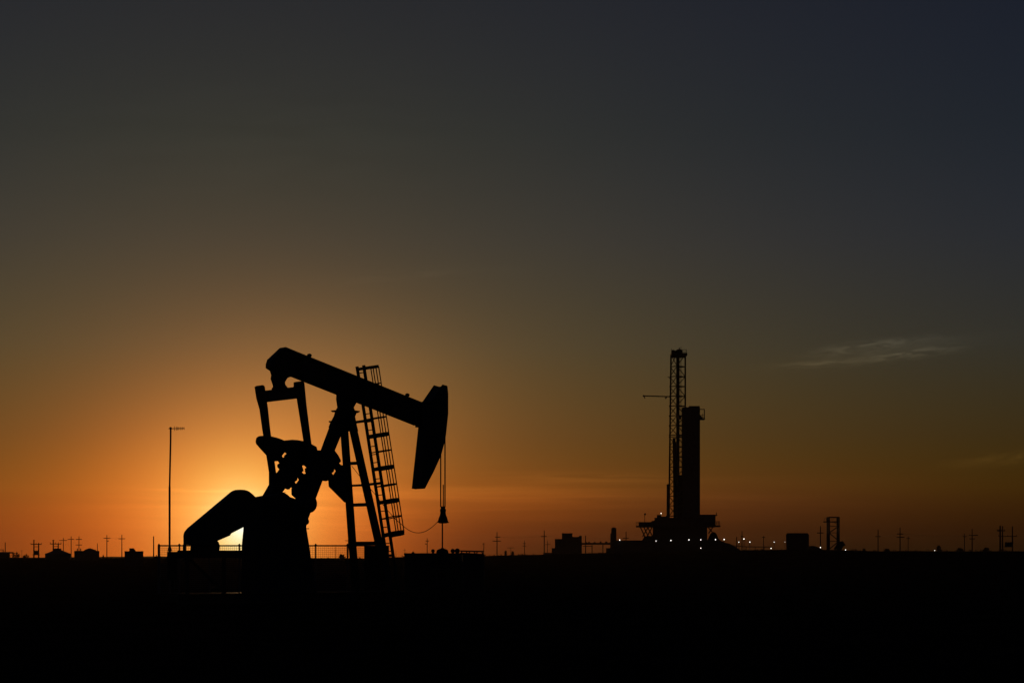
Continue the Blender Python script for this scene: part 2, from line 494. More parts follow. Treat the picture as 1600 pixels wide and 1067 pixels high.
# curved wrapper plate down the front, back and bottom plates between the sides
front = [(692.3, 607), (693.3, 615.6), (693.4, 632), (693.3, 646.5), (691.9, 660), (689.8, 679.7), (687.7, 691), (682.1, 712), (676.8, 725), (670.8, 737), (657.0, 763.6)]
for (a, b) in zip(front, front[1:]):
    slab(mb, [a, b, (b[0] - 1.2, b[1]), (a[0] - 1.2, a[1])], 0, HV - .02, fit=False)
for (a, b) in (((656.6, 763.2), (650.8, 762.4)), ((650.8, 762.4), (660.9, 667)), ((666.7, 628), (684.3, 604.6))):
    slab(mb, [a, b, (b[0] + 1.4, b[1] - .6), (a[0] + 1.4, a[1] - .6)], 0, HV - .02, fit=False)
slab(mb, [(655, 628), (668, 634), (668, 668), (655, 667)], 0, HV - .02, fit=False)
hh = mb.build('horsehead', M['steel'], pj)
for v, px, py0 in ((-.16, 688.6, 640), (.16, 695.3, 640)):
    p = onv(px, py0, v); q = onv(px, 792, v)
    mb = MB(); mb.tube([p, q], .027, 8); mb.build('bridle_cable', M['cable'], pj)

# -- carrier bar and polished rod hanging from the bridle
wc = onv(692, 800, 0); wY = wc.y


def wz(py): return EYE + (HZ - py) / F * wY
def wr(px): return px / F * wY
rodx = at(691.2, 840, wY).x
prt = thing('polished_rod', Vector((rodx, wY, wz(858))), 'thin polished rod with a clamp and bell shaped carrier bar hanging below the horsehead', 'polished rod')
cx = Vector((at(692.2, 800, wY).x, wY, 0))
mb = MB()
mb.lathe(cx, [(wr(5), wz(817.4)), (wr(7.2), wz(816.6)), (wr(8.3), wz(815.8)), (wr(8), wz(814.4)), (wr(7.4), wz(811.7)), (wr(6.6), wz(808.5)), (wr(5), wz(805)), (wr(4.2), wz(801)), (wr(4.7), wz(797.5)), (wr(4.7), wz(795.5)), (wr(3.6), wz(794.5)), (wr(3.6), wz(790.8))], 18)
mb.build('carrier_bar', M['cast'], prt)
mb = MB(); mb.tube([(rodx, wY, wz(858)), (rodx, wY, wz(800))], .03, 10); mb.build('rod', M['plate'], prt)
mb = MB(); x2 = at(692.6, 800, wY).x; mb.tube([(x2, wY, wz(795)), (x2, wY, wz(757))], .024, 10); mb.build('rod_end', M['plate'], prt)
mb = MB(); mb.tube([(cx.x - wr(9), wY, wz(815.3)), (cx.x + wr(9.6), wY, wz(815.8))], .02, 8); mb.build('clamp_bolt', M['plate'], prt)

# -- signal cable
pts = [onv(549.5, 727.5, -.45), onv(563, 745, 0.2), onv(586, 772, .45), onv(603, 794, .6), onv(618, 811, .8), onv(632, 823, .75)]
a = pts[-1]; b = Vector((cx.x - wr(7.8), wY, wz(814)))
for i in range(1, 25):
    t = i / 24; p = lerp(a, b, t)
    px = 632 + (684.2 - 632) * t
    base = 823 + (814 - 823) * t
    p.z -= (4 * t * (1 - t)) * 13.2 / F * p.y * (1 + .12 * (0.5 - t))
    pts.append(p)
mb = MB(); mb.tube(pts, .013, 6)
tag(mb.build('signal_cable', M['cable'], None, pts[0]), 'thin cable sagging from the caged ladder across to the carrier bar under the horsehead', 'cable')

# -- wellhead
wh = thing('wellhead', Vector((cx.x, wY, 0)), 'low wellhead with valves standing under the polished rod', 'wellhead')
mb = MB(); c0 = Vector((rodx, wY, 0))
mb.lathe(c0, [(.30, 0), (.30, .5), (.42, .52), (.42, .62), (.24, .64), (.24, 1.1), (.40, 1.12), (.40, 1.25), (.26, 1.27), (.26, 1.7), (.24, 1.8), (.25, wz(862)), (.23, wz(859.5)), (.17, wz(857.8)), (.08, wz(856.8)), (.05, wz(855.8))], 18)
mb.build('stuffing_box', M['cast'], wh)
for px, r in ((676.5, .07), (707.5, .085), (714.5, .10)):
    mb = MB(); x = at(px, 860, wY).x; z = wz(860.4)
    mb.lathe((x, wY - .04, z), [(r, 0), (r * 1.1, .02), (r * 1.1, .06), (r, .08)], 12, Vector((0, 1, 0)))
    mb.tube([(x, wY, z), (x, wY, z - .42)], .045, 8); mb.lathe((x, wY, z - .36), [(r * .9, 0), (r * 1.2, .08), (r, .2), (r * .6, .28)], 10)
    mb.build('valve', M['plate'], wh)
mb = MB(); z = 1.55
mb.tube([(at(674, 860, wY).x, wY, z), (at(722, 860, wY).x, wY, z)], .07, 10)
mb.tube([(at(722, 860, wY).x, wY, z), (at(722, 860, wY).x, wY, .02)], .07, 10)
mb.build('flow_line', M['plate'], wh)

# ------------------------------------------------------------------ round the pumpjack
FY = 86.0


def boxpx(mb, x0, y0, x1, y1, Y, depth, zb=None):
    """box whose front face spans the picture rectangle at distance Y (zb: base height overrides y1)"""
    a = at(x0, y0, Y); b = at(x1, y1, Y); z0 = b.z if zb is None else zb
    if Y < 200:
        mb.box((a.x, Y, z0), (b.x, Y + depth, a.z)); return
    c = (a + b) / 2; D = Vector((c.x, Y, 0)).normalized(); P = Vector((D.y, -D.x, 0))     # far blocks are turned along the sight line to hide their sunlit sides

    def hit(px):
        r = Vector(((px - 800) / F, 1, 0)); t = (c.x * D.x + c.y * D.y) / r.dot(D); return r * t
    l, r = hit(x0), hit(x1); m = (l + r) / 2; m.z = (z0 + a.z) / 2
    mb.obox(m + D * depth / 2, (r - l) / 2, D * depth / 2, ZH * ((a.z - z0) / 2))


def away(px, d):
    return Vector(((px - 800) / F, 1, 0)).normalized() * d


fe = thing('mesh_fence', Vector((at(400, 0, FY).x, FY, 0)), 'welded wire mesh fence with steel posts running behind the pumpjack', 'fence')
ftop = at(0, 852, FY).z; fx0 = at(248.3, 0, FY).x; fx1 = at(571, 0, FY).x
mb = MB(); mb.tube([(fx0, FY, ftop), (fx1, FY, ftop)], .027, 8); mb.build('rail', M['galv'], fe)
mb = MB(); mb.tube([(fx0, FY, .15), (fx1, FY, .15)], .027, 8); mb.build('rail', M['galv'], fe)
for px in (248.3, 280.2, 327, 374, 420, 457, 493.3, 543, 571):
    x = at(px, 0, FY).x; mb = MB(); mb.tube([(x, FY, -.1), (x, FY, ftop + .02)], .034 if px != 248.3 else .055, 10)
    mb.lathe((x, FY, ftop), [(.05, 0), (.055, .03), (.03, .07), (.005, .09)], 8); mb.build('post', M['galv'], fe)
mb = MB(); x = fx0
while x < fx1:
    mb.tube([(x, FY, .15), (x, FY, ftop)], .0074, 3, False); x += .086
zz = .15
while zz < ftop:
    mb.tube([(fx0, FY + .012, zz), (fx1, FY + .012, zz)], .0074, 3, False); zz += .086
mb.build('mesh_panel', M['galv'], fe)

# control box with aerial mast
CY = 84.
cb = thing('control_box', Vector((at(268.5, 0, CY).x, CY, 0)), 'dark control box on a post at the foot of the tall aerial mast', 'control box')
mb = MB(); boxpx(mb, 261.2, 862.2, 277, 905, CY, .35); mb.build('cabinet', M['steel'], cb)
mb = MB(); boxpx(mb, 261.0, 861.6, 277.4, 862.2, CY - .03, .41); mb.build('lid', M['steel'], cb)
mb = MB(); x = at(269, 0, CY).x; mb.box((x - .06, CY + .1, 0), (x + .06, CY + .22, at(0, 905, CY).z)); mb.build('stand', M['steel'], cb)
AY = CY + .55
am = thing('antenna_mast', Vector((at(265.2, 0, AY).x, AY, 0)), 'tall slim mast carrying a small comb shaped aerial at its top', 'antenna')
mb = MB(); mb.tube([at(265.2, HZ + 1.7 / AY * F, AY), at(265.0, 852, AY), at(265.0, 760, AY)], .044, 10)
mb.tube([at(265.0, 760, AY), at(266.5, 690, AY), at(266.7, 669, AY)], .037, 10, True)
mb.lathe(at(265.2, 861, AY), [(.10, 0), (.085, .08), (.065, .18)], 10)
mb.build('pole', M['galv'], am)
mb = MB(); a = at(263.4, 669.6, AY); b = at(288.2, 669.2, AY); mb.tube([a, b], .018, 8)
mb.lathe(at(266.6, 670.4, AY), [(.05, 0), (.055, .05), (.04, .09)], 8)
mb.build('boom', M['galv'], am)
for px, h in ((272.5, 3.6), (275.6, 3.2), (277.4, 2.6), (279.3, 2.6), (282.4, 2.6), (284.9, 2.4), (287.7, 2.2)):
    mb = MB(); p = at(px, 669.3, AY); hh_ = h / F * AY; mb.tube([p - ZH * hh_, p + ZH * hh_], .010, 6); mb.build('element', M['galv'], am)

EC = 83.5
ce = thing('equipment_cabinet', Vector((at(586, 0, EC).x, EC, 0)), 'square dark equipment cabinet behind the front legs of the pumpjack', 'cabinet')
mb = MB(); boxpx(mb, 569.2, 852.6, 606, 0, EC, .8, 0.05); mb.build('body', M['steel'], ce)
mb = MB(); boxpx(mb, 568.6, 851.9, 606.6, 852.6, EC - .04, .88); mb.build('roof', M['steel'], ce)
for x0, x1 in ((571, 587), (588.5, 604.5)):
    mb = MB(); boxpx(mb, x0, 858, x1, 0, EC - .025, .022, .2); mb.build('door', M['plate'], ce)

PY = 88.
pl = thing('work_platform', Vector((at(675, 0, PY).x, PY, 0)), 'low flat topped steel platform behind the wellhead', 'platform')
mb = MB(); boxpx(mb, 631, 863.8, 721, 866.5, PY, 1.2); mb.build('deck', M['steel'], pl)
mb = MB(); boxpx(mb, 632, 866.5, 720, 0, PY + .05, 1.1, 0.0); mb.build('skirt', M['steel'], pl)
mb = MB(); p = at(645.5, 863.8, PY + .4); mb.lathe(p, [(.07, 0), (.07, .03), (.03, .05), (.03, .07)], 8); mb.build('lifting_eye', M['steel'], pl)
ph = thing('pipe_header', Vector((at(738, 0, 92).x, 92, 0)), 'low pipe header with crossing braces right of the wellhead', 'pipework')
for y0, y1, r_ in ((860.4, 861.2, .035), (864.5, 866.5, .05)):
    mb = MB(); mb.tube([at(719, y0, 92), at(756, y1, 92)], r_, 8); mb.build('pipe', M['plate'], ph)
for i, px in enumerate((722, 728, 734, 740, 746, 752)):
    mb = MB(); mb.tube([at(px, 860.6, 92), at(px + (3 if i % 2 else -1.5), 865.6, 92)], .028, 6); mb.build('brace', M['plate'], ph)
for px in (724, 740, 754):
    mb = MB(); mb.tube([at(px, 864, 92), Vector((at(px, 0, 92).x, 92, 0))], .04, 8); mb.build('leg', M['plate'], ph)
for x0, x1, y0 in ((721, 744, 865.4), (744, 757, 866.6)):
    mb = MB(); boxpx(mb, x0, y0, x1, 0, 93, .5, 0); mb.build('barrier_box', M['steel'], ph)

# ------------------------------------------------------------------ utility poles
def pole(x, ytop, arms, label, H=11.6, group='utility poles along the skyline', lean=0, r=None, Y=None, braces=True):
    if Y is None:
        Y = 800.
        for _ in range(30):
            X = (x - 800) / F * Y
            Y = (H - EYE + gz(X, Y)) / ((HZ - ytop) / F)
            Y = min(Y, 2600)
    base = Vector(((x - 800) / F * Y, Y, 0)); base.z = gz(base.x, Y) - .3
    t = thing('utility_pole', base, label, 'utility pole', group)
    top = at(x + lean, ytop, Y)
    mb = MB(); mb.tube([base, lerp(base, top, .5), top], r or .27, 8, True, (r or .27) * .72); mb.build('shaft', M['wood'], t)
    for (ay, x0, x1) in arms:
        mb = MB(); a = at(x0, ay, Y); b = at(x1, ay, Y)
        mb.beam(a - Vector((0, .2, 0)), b - Vector((0, .2, 0)), ZH, .17, .09)
        arm = mb.build('crossarm', M['wood'], t)
        for q in (.04, .3, .7, .96):
            mb = MB(); mb.lathe(lerp(a, b, q) + Vector((0, -.2, .1)), [(.03, 0), (.09, .08), (.05, .16), (.08, .22), (.02, .3)], 6)
            mb.build('insulator', M['cast'], arm)
    return t, Y


PO = {}
def P_(key, *a, **k): PO[key] = pole(*a, **k)
P_('a', 8.2, 847, [], 'bare leaning post at the far left edge above the low shed', H=8)
P_('b', 34, 859, [(860, 32, 36)], 'tiny distant pole between the left shed and the first transformer frame')
P_('c', 99, 840, [(844, 93, 104.5)], 'one-arm pole directly right of the cone roofed tank', H=12)
P_('d', 111.2, 837.5, [(842.3, 106, 116)], 'one-arm pole between the cone roofed tank and the tank battery', H=12)
P_('e', 123.4, 837.5, [(842.3, 118.5, 128.3), (851, 118.5, 128.3)], 'two-arm pole rising from behind the tank battery', H=12)
P_('f', 152.2, 848.5, [], 'short bare pole at the right corner of the tank battery', H=9)
P_('g', 167, 835.5, [(840.6, 162, 172.5), (845, 167, 170)], 'one-arm pole just right of the tank battery, left of a similar pole', H=12)
P_('h', 190.4, 835, [(841.4, 185.2, 195.6)], 'one-arm pole beside the stepped box, right of a similar pole', H=12)
P_('i', 240, 837.5, [], 'bare tapered pole standing left of the mesh fence end', H=9, r=.30)
P_('j', 524.4, 854, [(860, 522.8, 526)], 'small distant pole seen through the mesh fence', H=12)
P_('k', 544.2, 842, [(844.4, 539.5, 549)], 'pole mostly hidden behind the front legs of the pumpjack', H=12)
P_('l', 618.6, 860, [], 'tiny bare pole just right of the ladder foot')
P_('m', 632.5, 857.2, [(859, 630.6, 634.4)], 'tiny pole with one short arm above the end of the work platform')
P_('n', 667.5, 840.5, [(845, 665, 670.2), (849.6, 664.2, 668)], 'thin pole with two short arms left of the polished rod')
P_('o', 755.6, 848, [(849.6, 754, 756.5)], 'bent looking pole at the right end of the pipe header', H=9, lean=.6)
P_('p', 776.6, 831, [(838.8, 773.8, 782), (845, 769.8, 782.4)], 'tall two-arm pole alone between the pipe header and the stepped building', H=12)
P_('q', 798.2, 855, [(855.6, 792.4, 803.4)], 'short T shaped pole with one wide arm at its top', H=9)
P_('r', 819.5, 844, [(848.6, 816.8, 821.4), (852.8, 816.4, 822.4)], 'medium pole with two short arms left of the stepped building pair', H=12)
P_('s', 850.4, 828.5, [(838, 845.2, 854.2)], 'tallest pole left of the stepped building with one arm', H=12)
P_('t', 855.4, 844, [(850.4, 852, 859.6)], 'short pole close beside the tallest one left of the stepped building', H=12)
P_('u', 915, 836.5, [], 'bare pole rising behind the pipe bridge beside the stepped building', H=9)
P_('v', 978.2, 830, [(840.4, 973.2, 982.4)], 'one-arm pole behind the flat roofed sheds between silo and drilling rig', H=12)
P_('w', 1151, 838.5, [], 'short bare pole right of the drilling rig base', H=9)
P_('x', 1159.4, 829.5, [(838, 1157.4, 1161.4)], 'pole with a stubby arm right of the drilling rig beside a lamp', H=12)
P_('y', 1193, 837, [(839, 1190.5, 1195.5)], 'faint pole between the rig lamps and the square block', H=12)
P_('z', 1282, 821.8, [(832.4, 1276.6, 1286.4)], 'one-arm pole left of the lattice tower, with a lamp at its foot', H=12)
P_('aa', 1372, 827, [(838, 1367.6, 1376)], 'one-arm pole in the open field right of the lattice tower', H=12)
P_('ab', 1406.4, 824, [(834, 1401.4, 1411.4), (839, 1400.8, 1413)], 'two-arm pole, left one of the two standing right of the lattice tower', H=12)
P_('ac', 1419, 838, [(841, 1416, 1422)], 'small faint pole right beside a larger two-arm pole', H=12)
P_('ad', 1507, 833, [(838, 1504, 1510)], 'small faint pole left of the last two-arm pole', H=12)
P_('ae', 1519, 826, [(836, 1514, 1528), (841.6, 1514.6, 1523)], 'two-arm pole nearest the right transformer frame', H=12)


def wire(k0, p0, k1, p1, sag, label, n=16):
    a = at(p0[0], p0[1], PO[k0][1]) - Vector((0, .2, 0)); b = at(p1[0], p1[1], PO[k1][1]) - Vector((0, .2, 0))
    pts = []
    for i in range(n + 1):
        t = i / n; p = lerp(a, b, t); p.z -= 4 * t * (1 - t) * sag; pts.append(p)
    mb = MB(); mb.tube(pts, .028, 5)
    tag(mb.build('power_line', M['cable'], None, a), label, 'power line', 'overhead power lines')


wire('p', (781.6, 838.4), 's', (845.6, 837.6), .5, 'power line strung between the tall two-arm pole and the tallest one-arm pole')
wire('s', (853.8, 837.6), 'v', (973.6, 840), .6, 'power line passing behind the stepped building and silo')
wire('aa', (1375.6, 837.6), 'ab', (1401.6, 833.6), .3, 'power line between the open field pole and the two-arm pole beside it')
wire('ab', (1411, 833.6), 'ae', (1514.6, 835.6), .7, 'power line spanning the empty field between the two right-hand two-arm poles')
wire('g', (172, 840.2), 'h', (185.6, 841), .2, 'power line between the twin one-arm poles')

# ------------------------------------------------------------------ transformer frames
def hframe(x0, x1, y0, y1, arms, box, Y, label):
    X = (x0 + x1) / 2; b = Vector(((X - 800) / F * Y, Y, 0)); b.z = gz(b.x, Y)
    t = thing('transformer_frame', b, label, 'transformer frame', 'pole mounted transformer frames')
    for x, yt in ((x0, y0), (x1, y1)):
        p = at(x, yt, Y); q = Vector((p.x, Y, b.z - .3)); mb = MB(); mb.tube([q, p], .2, 8, True, .15); mb.build('post', M['wood'], t)
    for (ay, a0, a1, hw) in arms:
        mb = MB(); mb.beam(at(a0, ay, Y), at(a1, ay, Y), ZH, hw, .08)
        arm = mb.build('crossarm', M['wood'], t)
        if a1 - a0 > 12:
            for k in range(5):
                mb = MB(); mb.lathe(at(a0 + .4 + (a1 - a0 - .8) * k / 4, ay, Y) + ZH * .08, [(.04, 0), (.1, .1), (.05, .2), (.09, .28), (.02, .36)], 6)
                mb.build('insulator', M['cast'], arm)
    bx0, by0, bx1, by1 = box
    n = 3
    for k in range(n):
        mb = MB(); xa = at(bx0 + (bx1 - bx0) * (k + .5) / n, by1, Y); h = at(0, by0, Y).z - xa.z; rr = (bx1 - bx0) / n / F * Y * .52
        mb.lathe(xa, [(rr * .9, 0), (rr, .06), (rr, h * .82), (rr * .7, h * .95), (rr * .3, h)], 12); mb.build('transformer', M['cast'], t)
    mb = MB(); a = at(bx0 - 1.2, by1, Y); c = at(bx1 + 1.2, by1 + .8, Y); mb.box((a.x, Y - .5, c.z), (c.x, Y + .5, a.z)); mb.build('shelf', M['wood'], t)


hframe(53.0, 60.4, 843, 848, [(850, 48, 65, .10), (853.8, 53, 60.6, .07), (844, 51.8, 54.2, .06)], (52.4, 859.6, 60.8, 866), 520, 'transformer frame on two posts standing free, left of the cone roofed tank')
hframe(83.2, 91, 843, 849, [(849.4, 78.2, 95.8, .10), (853.4, 83, 91, .07), (844, 81.6, 85, .06)], (82.4, 856.2, 91, 864), 520, 'transformer frame on two posts rising behind the cone roofed tank')
hframe(1566.5, 1582, 821.5, 822, [(829, 1557.8, 1570.4, .10), (837.6, 1560, 1588.6, .09)], (1570, 846.4, 1581.4, 853.6), 560, 'transformer frame on two posts near the right edge of the view')
PO['fr'] = pole(1562.8, 821, [(829, 1559, 1564.4)], 'pole with a stub arm close against the right transformer frame', H=14, Y=560)

# ------------------------------------------------------------------ tanks, sheds and blocks on the skyline
def base_of(px, Y):
    x = (px - 800) / F * Y
    return Vector((x, Y, gz(x, Y) - .3))


Y = 380; b = base_of(86, Y)
t = thing('storage_tank', b, 'wide round storage tank with a shallow cone roof at left', 'storage tank')
mb = MB(); rr = 19.8 / F * Y; zt = at(0, 865.4, Y).z; c = Vector((b.x, Y + rr, 0)); mb.lathe(c, [(rr, b.z), (rr, zt)], 32); mb.build('shell', M['tankm'], t)
mb = MB(); mb.lathe(c, [(rr * 1.03, zt), (rr * 1.03, zt + .06), (rr * .34, at(0, 859.6, Y).z), (rr * .2, at(0, 858.9, Y).z)], 32); mb.build('roof', M['tankm'], t)
mb = MB(); mb.box((c.x - .55, c.y - .5, at(0, 861, Y).z), (c.x + .55, c.y + .5, at(0, 856.6, Y).z)); mb.build('hatch', M['tankm'], t)

Y = 370; b = base_of(135.5, Y)
t = thing('tank_battery', b, 'square sided tank battery with a low domed middle and small vents on top', 'tank battery')
mb = MB(); boxpx(mb, 116, 860.2, 155.2, 0, Y, 4, b.z); mb.build('body', M['tankm'], t)
mb = MB(); xa = at(127.5, 860.2, Y); xb = at(146.5, 860.2, Y); cx_ = (xa.x + xb.x) / 2; w_ = (xb.x - xa.x) / 2; hz_ = at(0, 856.3, Y).z - xa.z
mb.lathe((cx_, Y + 1.8, xa.z), [(w_, 0), (w_ * .8, hz_ * .45), (w_ * .45, hz_ * .8), (w_ * .2, hz_), (.12, hz_ * 1.06)], 20); mb.build('dome', M['tankm'], t)
for px, py in ((121, 857.2), (126, 857.4), (149, 859), (146.5, 858.8)):
    mb = MB(); p = at(px, 860.2, Y + 1); mb.lathe(p, [(.1, 0), (.1, at(0, py, Y + 1).z - p.z), (.14, at(0, py, Y + 1).z - p.z + .02), (.05, at(0, py, Y + 1).z - p.z + .1)], 8); mb.build('vent', M['tankm'], t)

Y = 260; b = base_of(209, Y)
t = thing('equipment_shed', b, 'black box shed with a smaller block on its roof, left of the fence', 'shed')
mb = MB(); boxpx(mb, 194.6, 861.2, 224, 0, Y, 2.2, b.z); mb.build('body', M['siding'], t)
mb = MB(); boxpx(mb, 202, 856.2, 209.8, 860.8, Y + .3, 1); boxpx(mb, 209.6, 858.2, 211.6, 860.8, Y + .4, .8); mb.build('roof_unit', M['siding'], t)
mb = MB(); boxpx(mb, 194.2, 860.7, 224.4, 861.2, Y - .08, 2.36); mb.build('roof_trim', M['siding'], t)

Y = 420; b = base_of(4, Y)
t = thing('low_shed', b, 'low dark shed cut off by the left edge of the view', 'shed')
mb = MB(); boxpx(mb, -30, 864.2, 14.6, 0, Y, 5, b.z); mb.build('wall', M['siding'], t)
mb = MB(); a = at(-30, 864.2, Y); c = at(15.4, 864.2, Y)
A = [(a.x, Y - .2, a.z), (a.x, Y + 5.2, a.z), (a.x, Y + 2.5, a.z + .35)]; B = [(c.x, Y - .2, a.z), (c.x, Y + 5.2, a.z), (c.x, Y + 2.5, a.z + .3)]
mb.prism([Vector(p) for p in A], [Vector(p) for p in B]); mb.build('roof', M['siding'], t)
t = thing('pipe_stub', base_of(4, 430), 'short vent pipe with a flat bar beside the bare leaning post', 'vent pipe')
mb = MB(); mb.tube([at(5, 864, 430), at(5, 858.4, 430)], .09, 8); mb.tube([at(-2, 858.6, 430), at(5.6, 858.6, 430)], .07, 8); mb.build('pipe', M['plate'], t)

Y = 520; b = base_of(888, Y)
t = thing('stepped_building', b, 'dark stepped building with a raised block, left of the pipe bridge', 'building')
mb = MB(); boxpx(mb, 867, 841.6, 909, 0, Y, 6, b.z); mb.build('wall', M['siding'], t)
for q in ((878, 833.4, 894.4, 841.6, .4, 4), (894.4, 838.4, 909, 841.6, .4, 4), (904.6, 836.6, 909, 838.4, .6, 3)):
    mb = MB(); boxpx(mb, *q[:4], Y + q[4], q[5]); mb.build('upper_block', M['siding'], t)
mb = MB(); boxpx(mb, 877.4, 832.7, 895, 833.4, Y + .3, 4.2); mb.build('parapet', M['siding'], t)
mb = MB(); boxpx(mb, 862, 856, 867, 0, Y + .2, 3, b.z); mb.build('annex', M['siding'], t)
mb = MB(); boxpx(mb, 849, 863.2, 862, 0, Y + .3, 2.5, b.z); mb.build('annex', M['siding'], t)

Y = 525; b = base_of(933, Y)
t = thing('pipe_bridge', b, 'raised pipe bridge between the stepped building and the silo', 'pipe bridge')
mb = MB(); boxpx(mb, 909, 847.8, 957, 850.6, Y, 1); mb.build('deck', M['steel'], t)
mb = MB(); boxpx(mb, 910.5, 852.4, 926, 853.4, Y + .2, .5); mb.build('tie_bar', M['steel'], t)
for px in (915, 925, 942):
    mb = MB(); p = at(px, 851, Y + .4); mb.box((p.x - .12, Y + .3, b.z), (p.x + .12, Y + .54, p.z)); mb.build('support', M['steel'], t)
for px, w_, py in ((916, 2.5, 846.4), (920.5, 2, 845.6), (929, 3, 846.4), (938.5, 2.2, 845.4), (947.5, 3, 845.6), (953, 1.5, 846.6)):
    mb = MB(); p = at(px, 847.8, Y + .4); h = at(0, py, Y + .4).z - p.z; r_ = w_ / F * Y / 1.6
    mb.lathe(p, [(r_, 0), (r_, h * .7), (r_ * .5, h)], 10); mb.build('valve', M['cast'], t)

Y = 515; b = base_of(959, Y)
t = thing('silo', b, 'slim upright silo between the pipe bridge and the drilling rig', 'silo')
mb = MB(); rr = 4 / F * Y; c = Vector((b.x + .05, Y + rr, 0)); mb.lathe(c, [(rr, b.z), (rr, at(0, 825.2, Y).z), (rr * .45, at(0, 823.6, Y).z)], 20); mb.build('shell', M['tankm'], t)
mb = MB(); a = at(954.6, 833, Y); mb.tube([a + Vector((0, .6, 0)), Vector((a.x, Y + .6, b.z))], .16, 8); mb.build('ladder_tube', M['plate'], t)
mb = MB(); boxpx(mb, 947, 856, 956, 0, Y + .3, 1.5, b.z); mb.build('base_skid', M['steel'], t)

Y = 470; b = base_of(985, Y)
t = thing('flat_roof_shed', b, 'long flat roofed shed joining the drilling rig base at its left', 'shed')
mb = MB(); boxpx(mb, 963, 844.6, 1006, 0, Y, 5, b.z); mb.build('wall', M['siding'], t)
mb = MB(); boxpx(mb, 962.4, 843.9, 1006, 844.6, Y - .2, 5.4); mb.build('roof', M['siding'], t)
mb = MB(); mb.ball(at(968.2, 843.2, Y - .6), .11); o = mb.build('floodlight', M['lamp'], t)

Y = 480; b = base_of(1246, Y)
t = thing('square_block', b, 'plain square dark block building between the lamps and the lattice tower', 'building')
mb = MB(); a = at(1228, 833, Y); c = at(1264, 833, Y)
z0, z1 = b.z, a.z; ch = .35
prof = [(a.x + .15, z0), (a.x, z1 - ch), (a.x + .3, z1), (c.x - .35, z1), (c.x, z1 - ch), (c.x, z0)]
mb.prism([Vector((x, Y, z)) for x, z in prof], [Vector((x, Y, z)) + away(1246, 5) for x, z in prof]); mb.build('wall', M['siding'], t)
mb = MB(); boxpx(mb, 1229.5, 832.5, 1262.6, 833, Y + .3, 4.4); mb.build('roof_cap', M['siding'], t)

Y = 485
t = thing('low_tank', base_of(1273, Y), 'low round backed tank just right of the square block', 'tank')
mb = MB(); p = at(1264.5, 852.6, Y); q = at(1284, 858, Y)
prof = [(1264.2, 862), (1264.2, 852.6), (1271, 852.4), (1276, 853.6), (1284, 857.6), (1290, 862)]
mb.prism([at(x, y, Y) for x, y in prof], [at(x, y, Y) + away(1273, 3) for x, y in prof]); mb.build('shell', M['tankm'], t)

# ------------------------------------------------------------------ lattice tower at right
Y = 450; b = base_of(1303, Y)
t = thing('lattice_tower', b, 'short open lattice tower with a railed top deck, right of the square block', 'tower')
mb = MB()
zb_ = b.z
D = 2.2
for (x, w_) in ((1295.3, .2), (1310.8, .17)):
    for dy in (0, D):
        p = at(x, 807.4, Y); mb.box((p.x - w_, Y + dy - .1, zb_), (p.x + w_, Y + dy + .1, p.z))
for py in (807.8, 821.5, 832, 845):
    for dy in (0, D):
        a = at(1295.3, py, Y) + Vector((0, dy, 0)); c = at(1310.8, py, Y) + Vector((0, dy, 0))
        mb.beam(a, c, ZH, .12 if py < 808 else .05, .06)
zz = [(821.5, 832), (832, 845), (845, 858)]
for i, (ya, yb) in enumerate(zz):
    x0, x1 = (1310.8, 1295.3) if i % 2 == 0 else (1295.3, 1310.8)
    mb.beam(at(x0, ya, Y), at(x1, yb, Y), ZH, .10, .07)
mb.beam(at(1304, 816, Y), at(1310, 821, Y), ZH, .05, .05)
mb.build('frame', M['steel'], t)
mb = MB(); boxpx(mb, 1286.4, 814.2, 1311, 815.6, Y - .3, D + .6); mb.build('deck', M['steel'], t)
mb = MB()
for px in (1288, 1291.5): mb.tube([at(px, 814.2, Y - .2), at(px, 808.6, Y - .2)], .035, 6)
mb.tube([at(1287.6, 808.6, Y - .2), at(1295, 808.2, Y - .2)], .035, 6); mb.tube([at(1287.6, 811.2, Y - .2), at(1310, 811.2, Y - .2)], .03, 6)
for px in (1299, 1303, 1307): mb.tube([at(px, 814.2, Y - .2), at(px, 808.6, Y - .2)], .03, 6)
mb.build('railing', M['galv'], t)
mb = MB(); A = [at(x, y, Y) for x, y in ((1310, 862), (1310, 848), (1313, 845.5), (1317, 845), (1321.5, 851.5), (1318, 853), (1313, 862))]
mb.prism(A, [p + away(1312, 1.6) for p in A]); mb.build('chute', M['siding'], t)
mb = MB(); mb.beam(at(1304, 858, Y), at(1309, 851, Y), ZH, .25, .3); mb.build('stair', M['steel'], t)

# ------------------------------------------------------------------ DRILLING RIG
GY = 445.
gb_ = base_of(1062, GY)
rig = thing('drilling_rig', Vector((gb_.x, GY, gb_.z)), 'tall drilling rig with a lattice mast, racked drill pipe and a raised floor, at right', 'drilling rig')
# mast: four tapering legs, turned about 38 degrees
th = R(38); mc = at(1058.6, 800, GY); mx = mc.x
e1 = Vector((math.cos(th), math.sin(th), 0)); e2 = Vector((math.sin(th), -math.cos(th), 0))   # e1: right & away, e2: right & near


def leg(i, j, z):
    zt_ = at(0, 553, GY).z; zb2 = at(0, 812, GY).z; t = (zt_ - z) / (zt_ - zb2); w_ = 1.22
    lf = (.29 - .29 * min(1, t / .14) - .15 * min(1, max(0, (t - .14) / .2)) - .08 * max(0, t - .34)) if (i, j) == (-1, -1) else 0
    return Vector((mx + lf, GY, z)) + e1 * (i * w_ * 1.02) + e2 * (j * w_ * .98)


